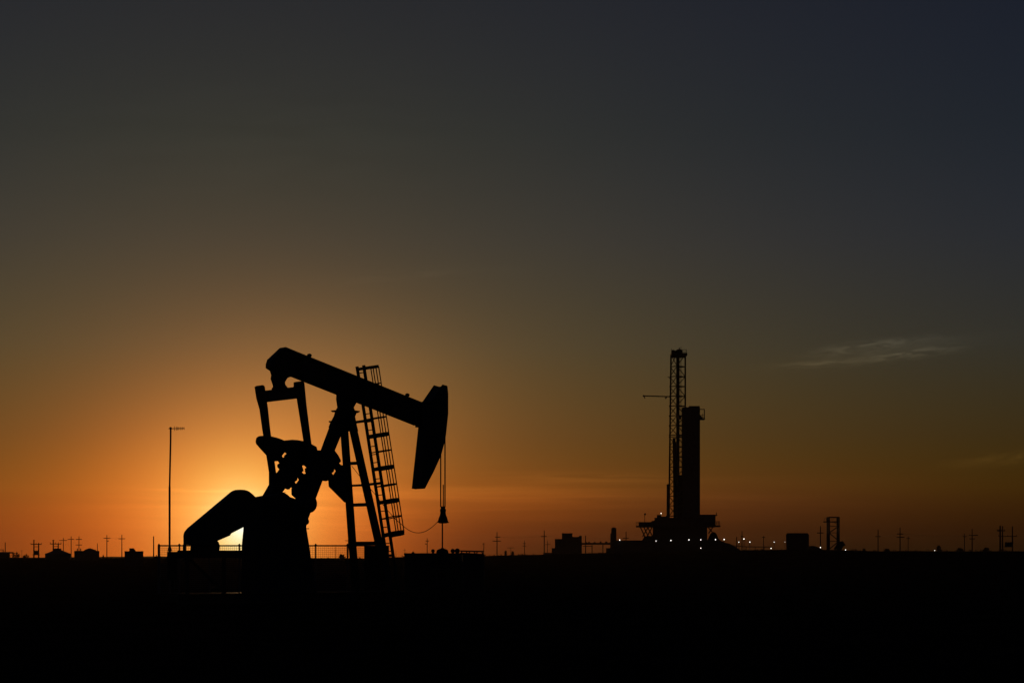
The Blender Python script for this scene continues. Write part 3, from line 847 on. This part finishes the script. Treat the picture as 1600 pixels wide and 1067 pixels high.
CN = [(-1, -1), (1, -1), (1, 1), (-1, 1)]     # far-left, far-right, near-right, near-left corners
mb = MB(); ztop = at(0, 554, GY).z; zbot = at(0, 818, GY).z
for (i, j) in CN:
    mb.beam(leg(i, j, zbot), leg(i, j, ztop), e1, .13, .13)
levels = [at(0, y, GY).z for y in (554, 573, 588.6, 604, 619.2, 634.4, 649.8, 665, 679.8, 682.6, 698, 713.6, 729.4, 745, 760, 775, 790, 806)]
faces = [((-1, -1), (-1, 1)), ((-1, 1), (1, 1)), ((1, 1), (1, -1))]    # fourth face is the open V-door side
for k, z in enumerate(levels):
    for f_, (a, b) in enumerate(faces):
        mb.beam(leg(*a, z), leg(*b, z), ZH, .10, .08)
        if k + 1 < len(levels) and abs(levels[k + 1] - z) > 1:
            z2 = levels[k + 1]
            if f_ == 0:
                mb.beam(leg(*a, z), leg(*b, z2), ZH, .062, .062); mb.beam(leg(*b, z), leg(*a, z2), ZH, .062, .062)
            elif f_ == 1:
                if k % 2: mb.beam(leg(*a, z), leg(*b, z2), ZH, .062, .062)
                else: mb.beam(leg(*b, z), leg(*a, z2), ZH, .062, .062)
mast = mb.build('mast', M['steel'], rig)
for px in (1061.2, 1063, 1064.4):
    mb = MB(); mb.tube([at(px, 556, GY), at(px, 812, GY)], .035 if px != 1061.2 else .09, 6); mb.build('drilling_line', M['cable'], mast)
mb = MB(); mb.tube([at(1053.2, 684, GY - .6), at(1054.6, 812, GY - .6)], .34, 10); mb.build('top_drive_rail', M['steel'], mast)
mb = MB(); mb.tube([at(1055.8, 690, GY), at(1055.8, 812, GY)], .25, 8); mb.build('top_drive_rail', M['steel'], mast)
mb = MB(); mb.box((at(1058.2, 0, GY).x, GY - .5, at(0, 812, GY).z), (at(1065.4, 0, GY).x, GY + .3, at(0, 742, GY).z)); mb.build('travelling_block', M['cast'], mast)
mb = MB(); mb.box((at(1059.5, 0, GY).x, GY - .4, at(0, 655, GY).z), (at(1064.4, 0, GY).x, GY + .2, at(0, 650, GY).z)); mb.build('crown_hook', M['cast'], mast)
# crown
mb = MB(); mb.box((at(1048.2, 0, GY).x, GY - 1.6, at(0, 556.4, GY).z), (at(1072.9, 0, GY).x, GY + 1.6, at(0, 552.3, GY).z)); mb.box((at(1050, 0, GY).x, GY - 1.3, at(0, 558.4, GY).z), (at(1070.5, 0, GY).x, GY + 1.3, at(0, 556.4, GY).z))
mb.build('crown_platform', M['steel'], mast)
mb = MB()
for px, r_ in ((1052, 2.9), (1059, 3.6), (1062.6, 3.8)):
    c = at(px, 549.6, GY); rr = r_ / F * GY; mb.lathe(c - Vector((0, .5, 0)), [(rr * .8, 0), (rr, .08), (rr, .9), (rr * .8, 1)], 14, Vector((0, 1, 0)))
mb.box((at(1049.6, 0, GY).x, GY - .7, at(0, 552.4, GY).z), (at(1065.6, 0, GY).x, GY + .7, at(0, 548.4, GY).z))
mb.tube([at(1061.5, 546, GY), at(1061.5, 543.4, GY)], .12, 6); mb.tube([at(1064, 546, GY), at(1064.2, 541.6, GY)], .05, 6); mb.tube([at(1049, 552, GY), at(1049, 544.5, GY)], .05, 6)
mb.build('crown_block', M['cast'], mast)
mb = MB()
for py in (546.4, 549.6): mb.tube([at(1066, py, GY - 1.5), at(1072.6, py, GY - 1.5)], .05, 6); mb.tube([at(1066, py, GY + 1.5), at(1072.6, py, GY + 1.5)], .05, 6)
for dy in (-1.5, 1.5):
    for px in (1066.2, 1072.6): mb.tube([at(px, 546.2, GY + dy), at(px, 552.4, GY + dy)], .05, 6)
mb.tube([at(1048.6, 547.6, GY), at(1051, 547.6, GY)], .05, 6)
mb.build('railing', M['galv'], mast)
mb = MB(); a = at(1005.6, 618.4, GY); c = at(1046, 619.6, GY); mb.tube([a, c], .13, 8)
mb.tube([a, at(1007.9, 622.4, GY)], .11, 6); mb.tube([at(1041.6, 619.8, GY), at(1039.6, 623, GY)], .14, 6); mb.ball(at(1028.8, 619.2, GY), .16, 6); mb.ball(a, .2, 6)
mb.build('jib_boom', M['steel'], mast)
mb = MB(); mb.tube([at(1043.3, 588.4, GY), at(1047, 591, GY)], .08, 6); mb.build('lug', M['steel'], mast)
# racked pipe and board
mb = MB()
ax0 = at(1067.2, 0, GY).x; ax1 = at(1092.2, 0, GY).x; nx = 15
for i in range(nx):
    for j in range(6):
        x = ax0 + (ax1 - ax0) * (i + (.5 if j % 2 else 0)) / (nx - .5); yy = GY - .9 + j * .36
        zt_ = at(0, 636.4 - (.8 if i > 6 else 0) + .5 * ((i * 7 + j * 3) % 3) * .4, GY).z
        mb.tube([(x, yy, zbot), (x, yy, zt_)], .15, 6)
tag(mb.build('drill_pipe', M['pipe'], rig), kind='stuff')
mb = MB(); mb.box((at(1066, 0, GY).x, GY - 1.3, zbot), (at(1092.9, 0, GY).x, GY - 1.24, at(0, 638, GY).z))
mb.box((at(1066, 0, GY).x, GY + 1.5, zbot), (at(1092.9, 0, GY).x, GY + 1.56, at(0, 636.6, GY).z))
mb.box((at(1076, 0, GY).x, GY - 1.2, at(0, 637, GY).z), (at(1092.6, 0, GY).x, GY + 1.4, at(0, 634.8, GY).z))
mb.build('wind_wall', M['siding'], rig)
mb = MB(); mb.box((at(1093, 0, GY).x, GY - 1.3, at(0, 655.6, GY).z), (at(1100.8, 0, GY).x, GY + 1.5, at(0, 653.8, GY).z))
mb.beam(at(1093, 650, GY), at(1096.5, 655, GY), ZH, .3, .3)
rb_ = mb.build('racking_board', M['steel'], rig)
mb = MB()
for dy in (-1.2, 1.4):
    for py in (639.4, 648.6, 651.6): mb.tube([at(1093, py, GY + dy), at(1100.6, py, GY + dy)], .06 if py > 640 else .09, 6)
    mb.tube([at(1100.5, 639.2, GY + dy), at(1100.5, 654, GY + dy)], .11, 6); mb.tube([at(1097.5, 646, GY + dy), at(1097.5, 654, GY + dy)], .05, 6)
mb.build('railing', M['galv'], rb_)
mb = MB(); mb.tube([at(1043.3, 756.6, GY - .8), at(1043, 812, GY - .8)], .23, 8); mb.lathe(at(1043.6, 759, GY - .8), [(.3, 0), (.34, .2), (.2, .4)], 8); mb.build('standpipe', M['steel'], rig)
# floor
mb = MB(); boxpx(mb, 993.8, 821.2, 1004, 822.8, GY - 4, 8); boxpx(mb, 998, 815.2, 1118, 823, GY - 4.2, 8.4); boxpx(mb, 1118, 820.4, 1125.6, 822.4, GY - 4, 8)
fl = mb.build('drill_floor', M['steel'], rig)
mb = MB()
for px in (994, 996.8): mb.tube([at(px, 815.8, GY - 4), at(px, 822, GY - 4)], .05, 6)
mb.tube([at(994, 816, GY - 4), at(998, 816, GY - 4)], .05, 6)
for px in (1119.5, 1122.4, 1124.6): mb.tube([at(px, 814, GY - 4), at(px, 821, GY - 4)], .06, 6)
mb.tube([at(1118, 814.6, GY - 4), at(1125, 814.6, GY - 4)], .06, 6); mb.tube([at(1118, 817.6, GY - 4), at(1125, 817.6, GY - 4)], .05, 6)
mb.build('railing', M['galv'], fl)
mb = MB(); mb.tube([at(1007.4, 815.4, GY), at(1007.4, 803, GY)], .06, 6); mb.ball(at(1007.9, 803, GY), .24, 8); mb.build('signal_post', M['steel'], rig)
mb = MB(); boxpx(mb, 1018, 813.2, 1100, 815.4, GY - 3.4, 6); boxpx(mb, 1022.6, 808.4, 1100, 813.4, GY - 3, 5); boxpx(mb, 1026.4, 804.2, 1033, 808.6, GY - 2, 3); boxpx(mb, 1033, 806.6, 1046, 808.6, GY - 2, 3); boxpx(mb, 1040.6, 805.2, 1046, 806.8, GY - 1.6, 2)
mb.build('drawworks', M['cast'], rig)
mb = MB(); boxpx(mb, 1092, 804.2, 1118, 815.3, GY - 3, 6); dg = mb.build('doghouse', M['siding'], rig)
mb = MB(); boxpx(mb, 1091, 803.6, 1118.4, 804.2, GY - 3.2, 6.4); mb.tube([at(1119.4, 800.6, GY - 2), at(1119.4, 806, GY - 2)], .1, 6); mb.tube([at(1118, 804.6, GY - 2), at(1121, 804.6, GY - 2)], .07, 6); mb.build('roof', M['siding'], dg)
mb = MB()
zg = gb_.z
boxpx(mb, 1020, 823, 1105, 0, GY - 3.2, 6.2, zg)
for dy in (-3.8, 3.2):
    for (p, q) in (((1000.5, 823), (1007.5, 838)), ((1006, 823), (1013, 838)), ((1013, 823), (1004, 838)), ((1019, 823), (1011, 838)), ((1012, 823.5), (1020, 838)), ((1114, 823), (1107, 833)), ((1106, 823), (1113, 831))):
        mb.beam(at(*p, GY + dy), at(*q, GY + dy), Vector((1, 0, 0)), .12, .1)
mb.build('substructure', M['steel'], rig)
mb = MB(); A = [at(x, y, GY - 2) for x, y in ((1003, 846), (1003.4, 843.6), (1007, 837.6), (1022, 836.4), (1022, 866), (1003, 866))]
mb.prism(A, [p + away(1010, 5) for p in A]); mb.build('pump_house', M['siding'], rig)
mb = MB(); A = [at(x, y, GY - 1) for x, y in ((1108, 838), (1110.5, 832.6), (1114, 830.8), (1118, 831.6), (1120.6, 836), (1122.4, 841), (1127, 845), (1133, 847.4), (1141, 849.2), (1148, 853.6), (1156, 858), (1156, 866), (1100, 866), (1104, 846))]
mb.prism(A, [p + away(1108, 4) for p in A]); mb.build('mud_chute', M['tankm'], rig)
for (x, y, dy, r_) in ((1033, 801.8, -3, .16), (1025, 844.7, -4.4, .13), (1048.3, 844, -4.4, .17), (1076.5, 843, -4.4, .18), (1095, 843, -4.4, .16), (1095, 855.9, -4.4, .14), (1118, 842.6, -4.4, .18), (1131.5, 842.4, -4.4, .19)):
    mb = MB(); mb.ball(at(x, y, GY + dy), r_ * .64, 10); o = mb.build('floodlight', M['lamp'], rig)
    mb = MB(); p = at(x, y, GY + dy); mb.box((p.x - .05, p.y + .1, p.z - .6), (p.x + .05, p.y + .7, p.z + .12)); mb.build('bracket', M['steel'], o)


def lamp_post(x, y, Y, r_, label, H=None):
    b = base_of(x, Y); b.z = min(b.z, at(0, y, Y).z - .5)
    t = thing('lamp_post', b, label, 'lamp', 'lit work lamps near the rig')
    p = at(x, y, Y); mb = MB(); mb.tube([b, p - ZH * .1], .06, 6); mb.beam(p + ZH * .18 - Vector((.2, 0, 0)), p + ZH * .18 + Vector((.2, 0, 0)), ZH, .04, .2); mb.build('post', M['galv'], t)
    mb = MB(); mb.ball(p, r_ * .64, 10); mb.build('lamp', M['lamp'], t)


lamp_post(1154.6, 846.6, 452, .13, 'lit lamp on a thin post, first one right of the rig chute')
lamp_post(1162.4, 841.6, 450, .18, 'brightest lit lamp on a post, beside the stub-armed pole')
lamp_post(1171.6, 846.4, 452, .16, 'lit lamp on a post right of the brightest lamp')
lamp_post(1204.8, 856.4, 446, .16, 'lit lamp close to the ground left of the square block')
lamp_post(1209.6, 846.6, 470, .12, 'small lit lamp on a post above the low ground lamp')
lamp_post(1226.4, 846.5, 478, .08, 'faintest lit lamp at the left wall of the square block')
lamp_post(1282, 855, 440, .16, 'lit lamp at the foot of the pole left of the lattice tower')
lamp_post(1321.2, 858.8, 436, .15, 'lit lamp just right of the lattice tower')
lamp_post(1460.4, 859.6, 430, .15, 'lone lit lamp far right in the open field')
t = thing('pipe_run', base_of(1185, 460), 'thin horizontal pipe run on stubs between the rig lamps', 'pipework')
mb = MB(); mb.tube([at(1164, 853.8, 460), at(1206, 854.2, 460)], .09, 6); mb.tube([at(1140, 851.5, 460), at(1164, 853.8, 460)], .09, 6); mb.build('pipe', M['plate'], t)
for px in (1150, 1166, 1180, 1194, 1205):
    mb = MB(); p = at(px, 854, 460); mb.tube([p, (p.x, p.y, p.z - 1.4)], .07, 6); mb.build('support', M['plate'], t)

# ------------------------------------------------------------------ plants
def leafclump(mb, c, rx, rz, n, size):
    for _ in range(n):
        a = random.uniform(0, 2 * math.pi); h = random.random() ** .7; rr = rx * math.sqrt(random.random()) * (1 - .55 * h)
        p = Vector((c.x + rr * math.cos(a), c.y + rr * math.sin(a), c.z + h * rz))
        d = Vector((random.gauss(0, 1), random.gauss(0, 1), random.gauss(.6, .8))).normalized()
        s = d.cross(Vector((random.random(), random.random(), .2))).normalized()
        l = size * random.uniform(.6, 1.3)
        mb.add([p - s * l * .25, p + s * l * .25, p + d * l], [(0, 1, 2)])


def bush(px, py, w, Y, label, group='bushes on the skyline'):
    b = base_of(px, Y); b.z += .25
    top = at(0, py, Y).z; h = max(.4, top - b.z)
    t = thing('bush', b, label, 'bush', group)
    mb = MB(); leafclump(mb, b, w / F * Y / 2, h * .95, 260, .3); mb.build('foliage', M['leaf'], t)
    mb = MB()
    for k in range(6):
        a = k * 1.05; mb.tube([b, b + Vector((math.cos(a) * h * .35, math.sin(a) * h * .35, h * .6))], .03, 5)
    mb.build('stem', M['wood'], t)


bush(1467, 852, 9, 470, 'faint round bush right of the lone far lamp')
bush(1500, 856.6, 14, 440, 'low wide bush left of the last two-arm pole')
bush(1541, 856, 13, 440, 'low round bush between the last two-arm pole and the right transformer frame')
bush(1386, 858, 12, 430, 'low bush between the open field pole and the two-arm pole')
bush(1350, 857.6, 5, 430, 'small pointed bush right of the lattice tower lamp')
bush(534, 866.5, 14, 330, 'low twin topped bush seen through the mesh fence')
bush(801, 862, 4, 430, 'small dark bush under the T shaped pole')
bush(790, 860.5, 2.4, 430, 'slim upright bush left of the T shaped pole')


def weed(px, py, n, w, Y, label):
    b = base_of(px, Y); h = at(0, py, Y).z - b.z
    t = thing('weed', b, label, 'weed', 'tall weeds on the skyline')
    for k in range(n):
        mb = MB(); x = (k / max(1, n - 1) - .5) * w / F * Y; hh = h * (1 if k == n // 2 else random.uniform(.62, .92)); ln = random.uniform(-.12, .12)
        p = b + Vector((x, random.uniform(-.2, .2), 0)); q = p + Vector((ln, 0, hh))
        mb.tube([p, q], .09, 5, True, .03); mb.build('stem', M['wood'], t)
        mb = MB(); leafclump(mb, lerp(p, q, .15), .2, hh * .7, 40, .3); mb.build('foliage', M['leaf'], t)


weed(13.5, 861, 2, 2, 412, 'thin weed clump touching the low shed')
weed(25, 861, 6, 9, 412, 'taller ragged weed clump between the low shed and the tiny distant pole')
weed(40, 864, 4, 7, 412, 'short weed clump beside the free standing transformer frame')
weed(161, 866.2, 2, 1.2, 412, 'tiny upright weed between the twin one-arm poles and the tank battery')
weed(244.5, 866, 4, 5, 300, 'ragged weed at the outer end of the mesh fence')

mb = MB()
for _ in range(1500):
    Y = random.uniform(150, 430); px = random.uniform(-60, 1660); X = (px - 800) / F * Y
    z = gz(X, Y); s = random.uniform(.08, .26) * (1.25 if Y > 330 else .8) * (1.5 if random.random() < .1 else 1)
    leafclump(mb, Vector((X, Y, z - .05)), s * 1.6, s, 9, s * .8)
tag(mb.build('desert_scrub', M['leaf']), 'sparse low scrub scattered over the dark flat field', 'scrub', kind='stuff')

# ------------------------------------------------------------------ sky
wd = bpy.data.worlds.new('World'); SC.world = wd; wd.use_nodes = True
nt = wd.node_tree; N = nt.nodes; Lk = nt.links
bgn = N['Background']; bgn.inputs['Strength'].default_value = 0.1


def math_(op, a, b=None, c=None):
    n = N.new('ShaderNodeMath'); n.operation = op
    for i, v in enumerate((a, b, c)):
        if v is None: continue
        if isinstance(v, (int, float)): n.inputs[i].default_value = v
        else: Lk.new(v, n.inputs[i])
    return n.outputs[0]


def vmath(op, a, b):
    n = N.new('ShaderNodeVectorMath'); n.operation = op
    for i, v in enumerate((a, b)):
        if isinstance(v, (tuple, list)): n.inputs[i].default_value = v
        elif isinstance(v, (int, float)): n.inputs['Scale'].default_value = v
        else: Lk.new(v, n.inputs['Scale'] if (op == 'SCALE' and i == 1) else n.inputs[i])
    return n.outputs[0]


tc = N.new('ShaderNodeTexCoord'); sp = N.new('ShaderNodeSeparateXYZ'); Lk.new(tc.outputs['Generated'], sp.inputs[0])
az = math_('MULTIPLY', math_('ARCTAN2', sp.outputs['X'], sp.outputs['Y']), 180 / math.pi)
el = math_('MULTIPLY', math_('ARCSINE', sp.outputs['Z']), 180 / math.pi)
daz = math_('SUBTRACT', az, SUN_AZ); de = math_('SUBTRACT', el, SUN_EL)
sky = N.new('ShaderNodeTexSky'); sky.sky_type = 'NISHITA'; sky.sun_disc = False
sky.sun_elevation = R(.9); sky.sun_rotation = R(SUN_AZ); sky.air_density = 1; sky.dust_density = 2; sky.ozone_density = 1
# extinction of the low, dusty air: a tint of the sky by elevation
KN = [(-1, (0.0, 0.0, 0.0)), (0.3, (0.00437, 0.0, 0.0)), (1, (0.00779, 0.00675, 0.0)), (2, (0.01097, 0.01243, 0.0)), (3.5, (0.00912, 0.01134, 0.01381)), (6, (0.0077, 0.01199, 0.0261)), (9, (0.0066, 0.0107, 0.0265)), (12, (0.00555, 0.0094, 0.0218)), (16, (0.00565, 0.0086, 0.0205))]
KS = 10.0      # Background strength is 0.1
cr = N.new('ShaderNodeValToRGB'); cr.color_ramp.interpolation = 'LINEAR'
els = cr.color_ramp.elements
while len(els) < len(KN): els.new(.5)
for e_, (k, c) in zip(els, KN):
    e_.position = (k + 1) / 17; e_.color = (*[x * KS for x in c], 1)
Lk.new(math_('DIVIDE', math_('ADD', el, 1.0), 17.0), cr.inputs[0])
total = vmath('MULTIPLY', sky.outputs[0], cr.outputs[0])
LOBES = [('E', 1, 0.35, 0, 0, (0.00000, 0.00000, 1.60396)),
         ('E', 1, 0.8, 0, 0, (0.00000, 1.38042, 0.23298)),
         ('E', 1, 8, 0, 0, (0.00000, 0.02252, 0.00000)),
         ('E', 1.8, 0.35, 0, 0, (0.00000, 0.00000, 0.01255)),
         ('E', 3, 0.35, 0, 0, (0.10614, 0.00000, 0.00000)),
         ('E', 3, 8, 0, 0, (0.00716, 0.00568, 0.00000)),
         ('G', 1, 2.5, 0, 0, (0.10339, 0.04057, 0.03045)),
         ('G', 1, 4, 0, 0, (0.24673, 0.05851, 0.01158)),
         ('G', 1, 6, 0, 0, (0.02293, 0.00000, 0.00000)),
         ('G', 1.5, 2.5, 0, 0, (0.58413, 0.12414, 0.00000)),
         ('G', 1.5, 6, 0, 0, (0.01954, 0.00000, 0.00000)),
         ('G', 2.2, 4, 0, 0, (0.04150, 0.00000, 0.00000)),
         ('G', 2, 1.5, -6, 0.3, (0.11136, 0.02407, 0.00241)),
         ('G', 2, 3, -6, 1, (0.02125, 0.00555, 0.00028)),
         ('G', 1.5, 2.5, 2.5, 4, (0.10345, 0.04718, 0.00811)),
         ('G', 2, 3.5, 1, 5, (0.00000, 0.00000, 0.00777)),
         ('G', 4, 0.7, 8, 1.7, (0.05701, 0.00916, 0.00000)),
         ('G', 4, 1, 15, 1.5, (0.00000, 0.00000, 0.00040)),
         ('G', 6, 0.8, 14, 1.8, (0.01147, 0.00000, 0.00075)),
         ('G', 8, 1.2, 0, 1.8, (0.00518, 0.00123, 0.00000)),
         ('G', 8, 2.5, 0, 3, (0.00000, 0.00000, 0.01054)),
         ('G', 8, 0.8, 0, 0.8, (0.02069, 0.00000, 0.00000))]
Q = {}
for kind, s_, g_, a0, e0, c in LOBES:
    if (s_, a0, e0) not in Q:
        d = math_('DIVIDE', math_('SUBTRACT', daz, float(a0)), float(s_)); e2 = math_('SUBTRACT', el, float(e0)) if a0 or e0 else de
        Q[(s_, a0, e0)] = math_('ADD', math_('MULTIPLY', d, d), math_('MULTIPLY', e2, e2))
    q = Q[(s_, a0, e0)]
    if kind == 'E': e_ = math_('DIVIDE', math_('SQRT', math_('ADD', q, .04)), -float(g_))
    else: e_ = math_('DIVIDE', q, -float(g_ * g_))
    w_ = math_('EXPONENT', e_)
    total = vmath('ADD', total, vmath('SCALE', tuple(x * KS for x in c), w_))


# thin cirrus and haze streaks, laid out by azimuth and elevation
def streak(az0, el0, saz, sel, slope, amp, nsx, nsy, lo, hi, seed, rgb=(1, 1, 1)):
    a = math_('SUBTRACT', az, az0); e_ = math_('SUBTRACT', math_('SUBTRACT', el, el0), math_('MULTIPLY', a, slope))
    g_ = math_('EXPONENT', math_('MULTIPLY', math_('ADD', math_('MULTIPLY', math_('DIVIDE', a, saz), math_('DIVIDE', a, saz)), math_('MULTIPLY', math_('DIVIDE', e_, sel), math_('DIVIDE', e_, sel))), -1.0))
    cv = N.new('ShaderNodeCombineXYZ'); Lk.new(math_('MULTIPLY', a, nsx), cv.inputs[0]); Lk.new(math_('MULTIPLY', e_, nsy), cv.inputs[1]); cv.inputs[2].default_value = seed
    nz = N.new('ShaderNodeTexNoise'); nz.inputs['Scale'].default_value = 1; nz.inputs['Detail'].default_value = 4; nz.inputs['Roughness'].default_value = .5
    nz.inputs['Distortion'].default_value = .6
    Lk.new(cv.outputs[0], nz.inputs['Vector'])
    mr = N.new('ShaderNodeMapRange'); mr.interpolation_type = 'SMOOTHSTEP'; mr.inputs[1].default_value = lo; mr.inputs[2].default_value = hi
    Lk.new(nz.outputs['Fac'], mr.inputs[0])
    return math_('MULTIPLY', math_('MULTIPLY', g_, mr.outputs[0]), amp)


ST = []
def deg(px, py):
    dx = (px - 800) / F; return math.degrees(math.atan(dx)), math.degrees(math.atan((HZ - py) / F / math.sqrt(1 + dx * dx)))
for (px, py, sx, sy, slope, amp, nsx, nsy, lo, hi, seed) in (
        (1390, 546, 2.3, .30, .13, .34, .45, 2.2, .3, .75, 2.3),
        (1362, 541, 1.2, .13, 0.10, 1.15, 1.5, 6, .36, .72, 21.3),
        (1420, 553, 1.2, .14, 0.10, 1.0, 1.5, 6, .36, .72, 14.6),
        (1295, 567, 1.2, .085, .05, .8, 1.1, 7, .33, .68, 7.1),
        (1580, 715, 1.3, .17, .1, .6, .8, 4, .33, .7, 4.4),
        (420, 215, 6.0, 1.5, .04, .09, .3, 1.8, .3, .75, 17.9),
        (650, 432, 2.2, .16, .08, .16, .5, 5, .35, .7, 9.9),
        (930, 747, 2.2, .13, .0, .30, .35, 6, .3, .6, 5.2),
        (850, 771, 3.0, .16, .0, .20, .2, 3, .15, .45, 8.2),
        (330, 766, 1.3, .05, -.01, .35, .3, 8, .3, .7, 1.7),
        (560, 824, 2.0, .12, .0, .30, .3, 7, .4, .7, 11.7),
        (800, 790, 9.0, .75, .0, .34, .12, 3.2, .40, .75, 3.1)):
    a0, e0 = deg(px, py); ST.append(streak(a0, e0, sx, sy, slope, amp, nsx, nsy, lo, hi, seed))
m_ = ST[0]
for s_ in ST[1:]: m_ = math_('ADD', m_, s_)
total = vmath('SCALE', total, math_('ADD', math_('ADD', m_, .985), math_('MULTIPLY', math_('EXPONENT', math_('MULTIPLY', math_('ABSOLUTE', el), -1.4)), .14)))
# the lowest air is the reddest
low = math_('EXPONENT', math_('MULTIPLY', math_('ABSOLUTE', el), -.6))
tint = N.new('ShaderNodeMix'); tint.data_type = 'RGBA'; Lk.new(low, tint.inputs['Factor'])
tint.inputs['A'].default_value = (1, 1, 1, 1); tint.inputs['B'].default_value = (1.07, .90, .68, 1)
total = vmath('MULTIPLY', total, tint.outputs['Result'])
Lk.new(total, bgn.inputs['Color'])

# ------------------------------------------------------------------ dusty evening air
hm = bpy.data.materials.new('haze'); hm.use_nodes = True; hn = hm.node_tree
for n_ in list(hn.nodes): hn.nodes.remove(n_)
ho = hn.nodes.new('ShaderNodeOutputMaterial'); hv = hn.nodes.new('ShaderNodeVolumePrincipled')
hv.inputs['Density'].default_value = 3.5e-5; hv.inputs['Color'].default_value = (.95, .72, .45, 1); hv.inputs['Anisotropy'].default_value = .75
hn.links.new(hv.outputs[0], ho.inputs['Volume'])
mb = MB(); mb.box((-3000, -300, -4), (3000, 5700, 62)); tag(mb.build('haze', hm), kind='stuff')

# ------------------------------------------------------------------ sun
sl = bpy.data.lights.new('sun', 'SUN'); so = bpy.data.objects.new('sun', sl); COL.objects.link(so)
sl.energy = .1; sl.angle = R(.53); sl.color = (1.0, .55, .22)
d = Vector((math.sin(R(SUN_AZ)) * math.cos(R(SUN_EL)), math.cos(R(SUN_AZ)) * math.cos(R(SUN_EL)), math.sin(R(SUN_EL))))
so.rotation_euler = d.to_track_quat('Z', 'Y').to_euler()
so.location = (-40, 300, 60)

# ------------------------------------------------------------------ camera and output
cam = bpy.data.cameras.new('camera'); co = bpy.data.objects.new('camera', cam); COL.objects.link(co)
cam.sensor_width = 36; cam.lens = F * 36 / 1600; cam.shift_y = (HZ - 533.5) / 1600
cam.clip_start = .1; cam.clip_end = 60000
co.location = (0, 0, EYE); co.rotation_euler = (math.pi / 2, 0, 0)
SC.camera = co
SC.view_settings.view_transform = 'Standard'; SC.view_settings.look = 'None'; SC.view_settings.exposure = 0; SC.view_settings.gamma = 1
SC.render.engine = 'CYCLES'
SC.cycles.use_denoising = True
SC.cycles.max_bounces = 4
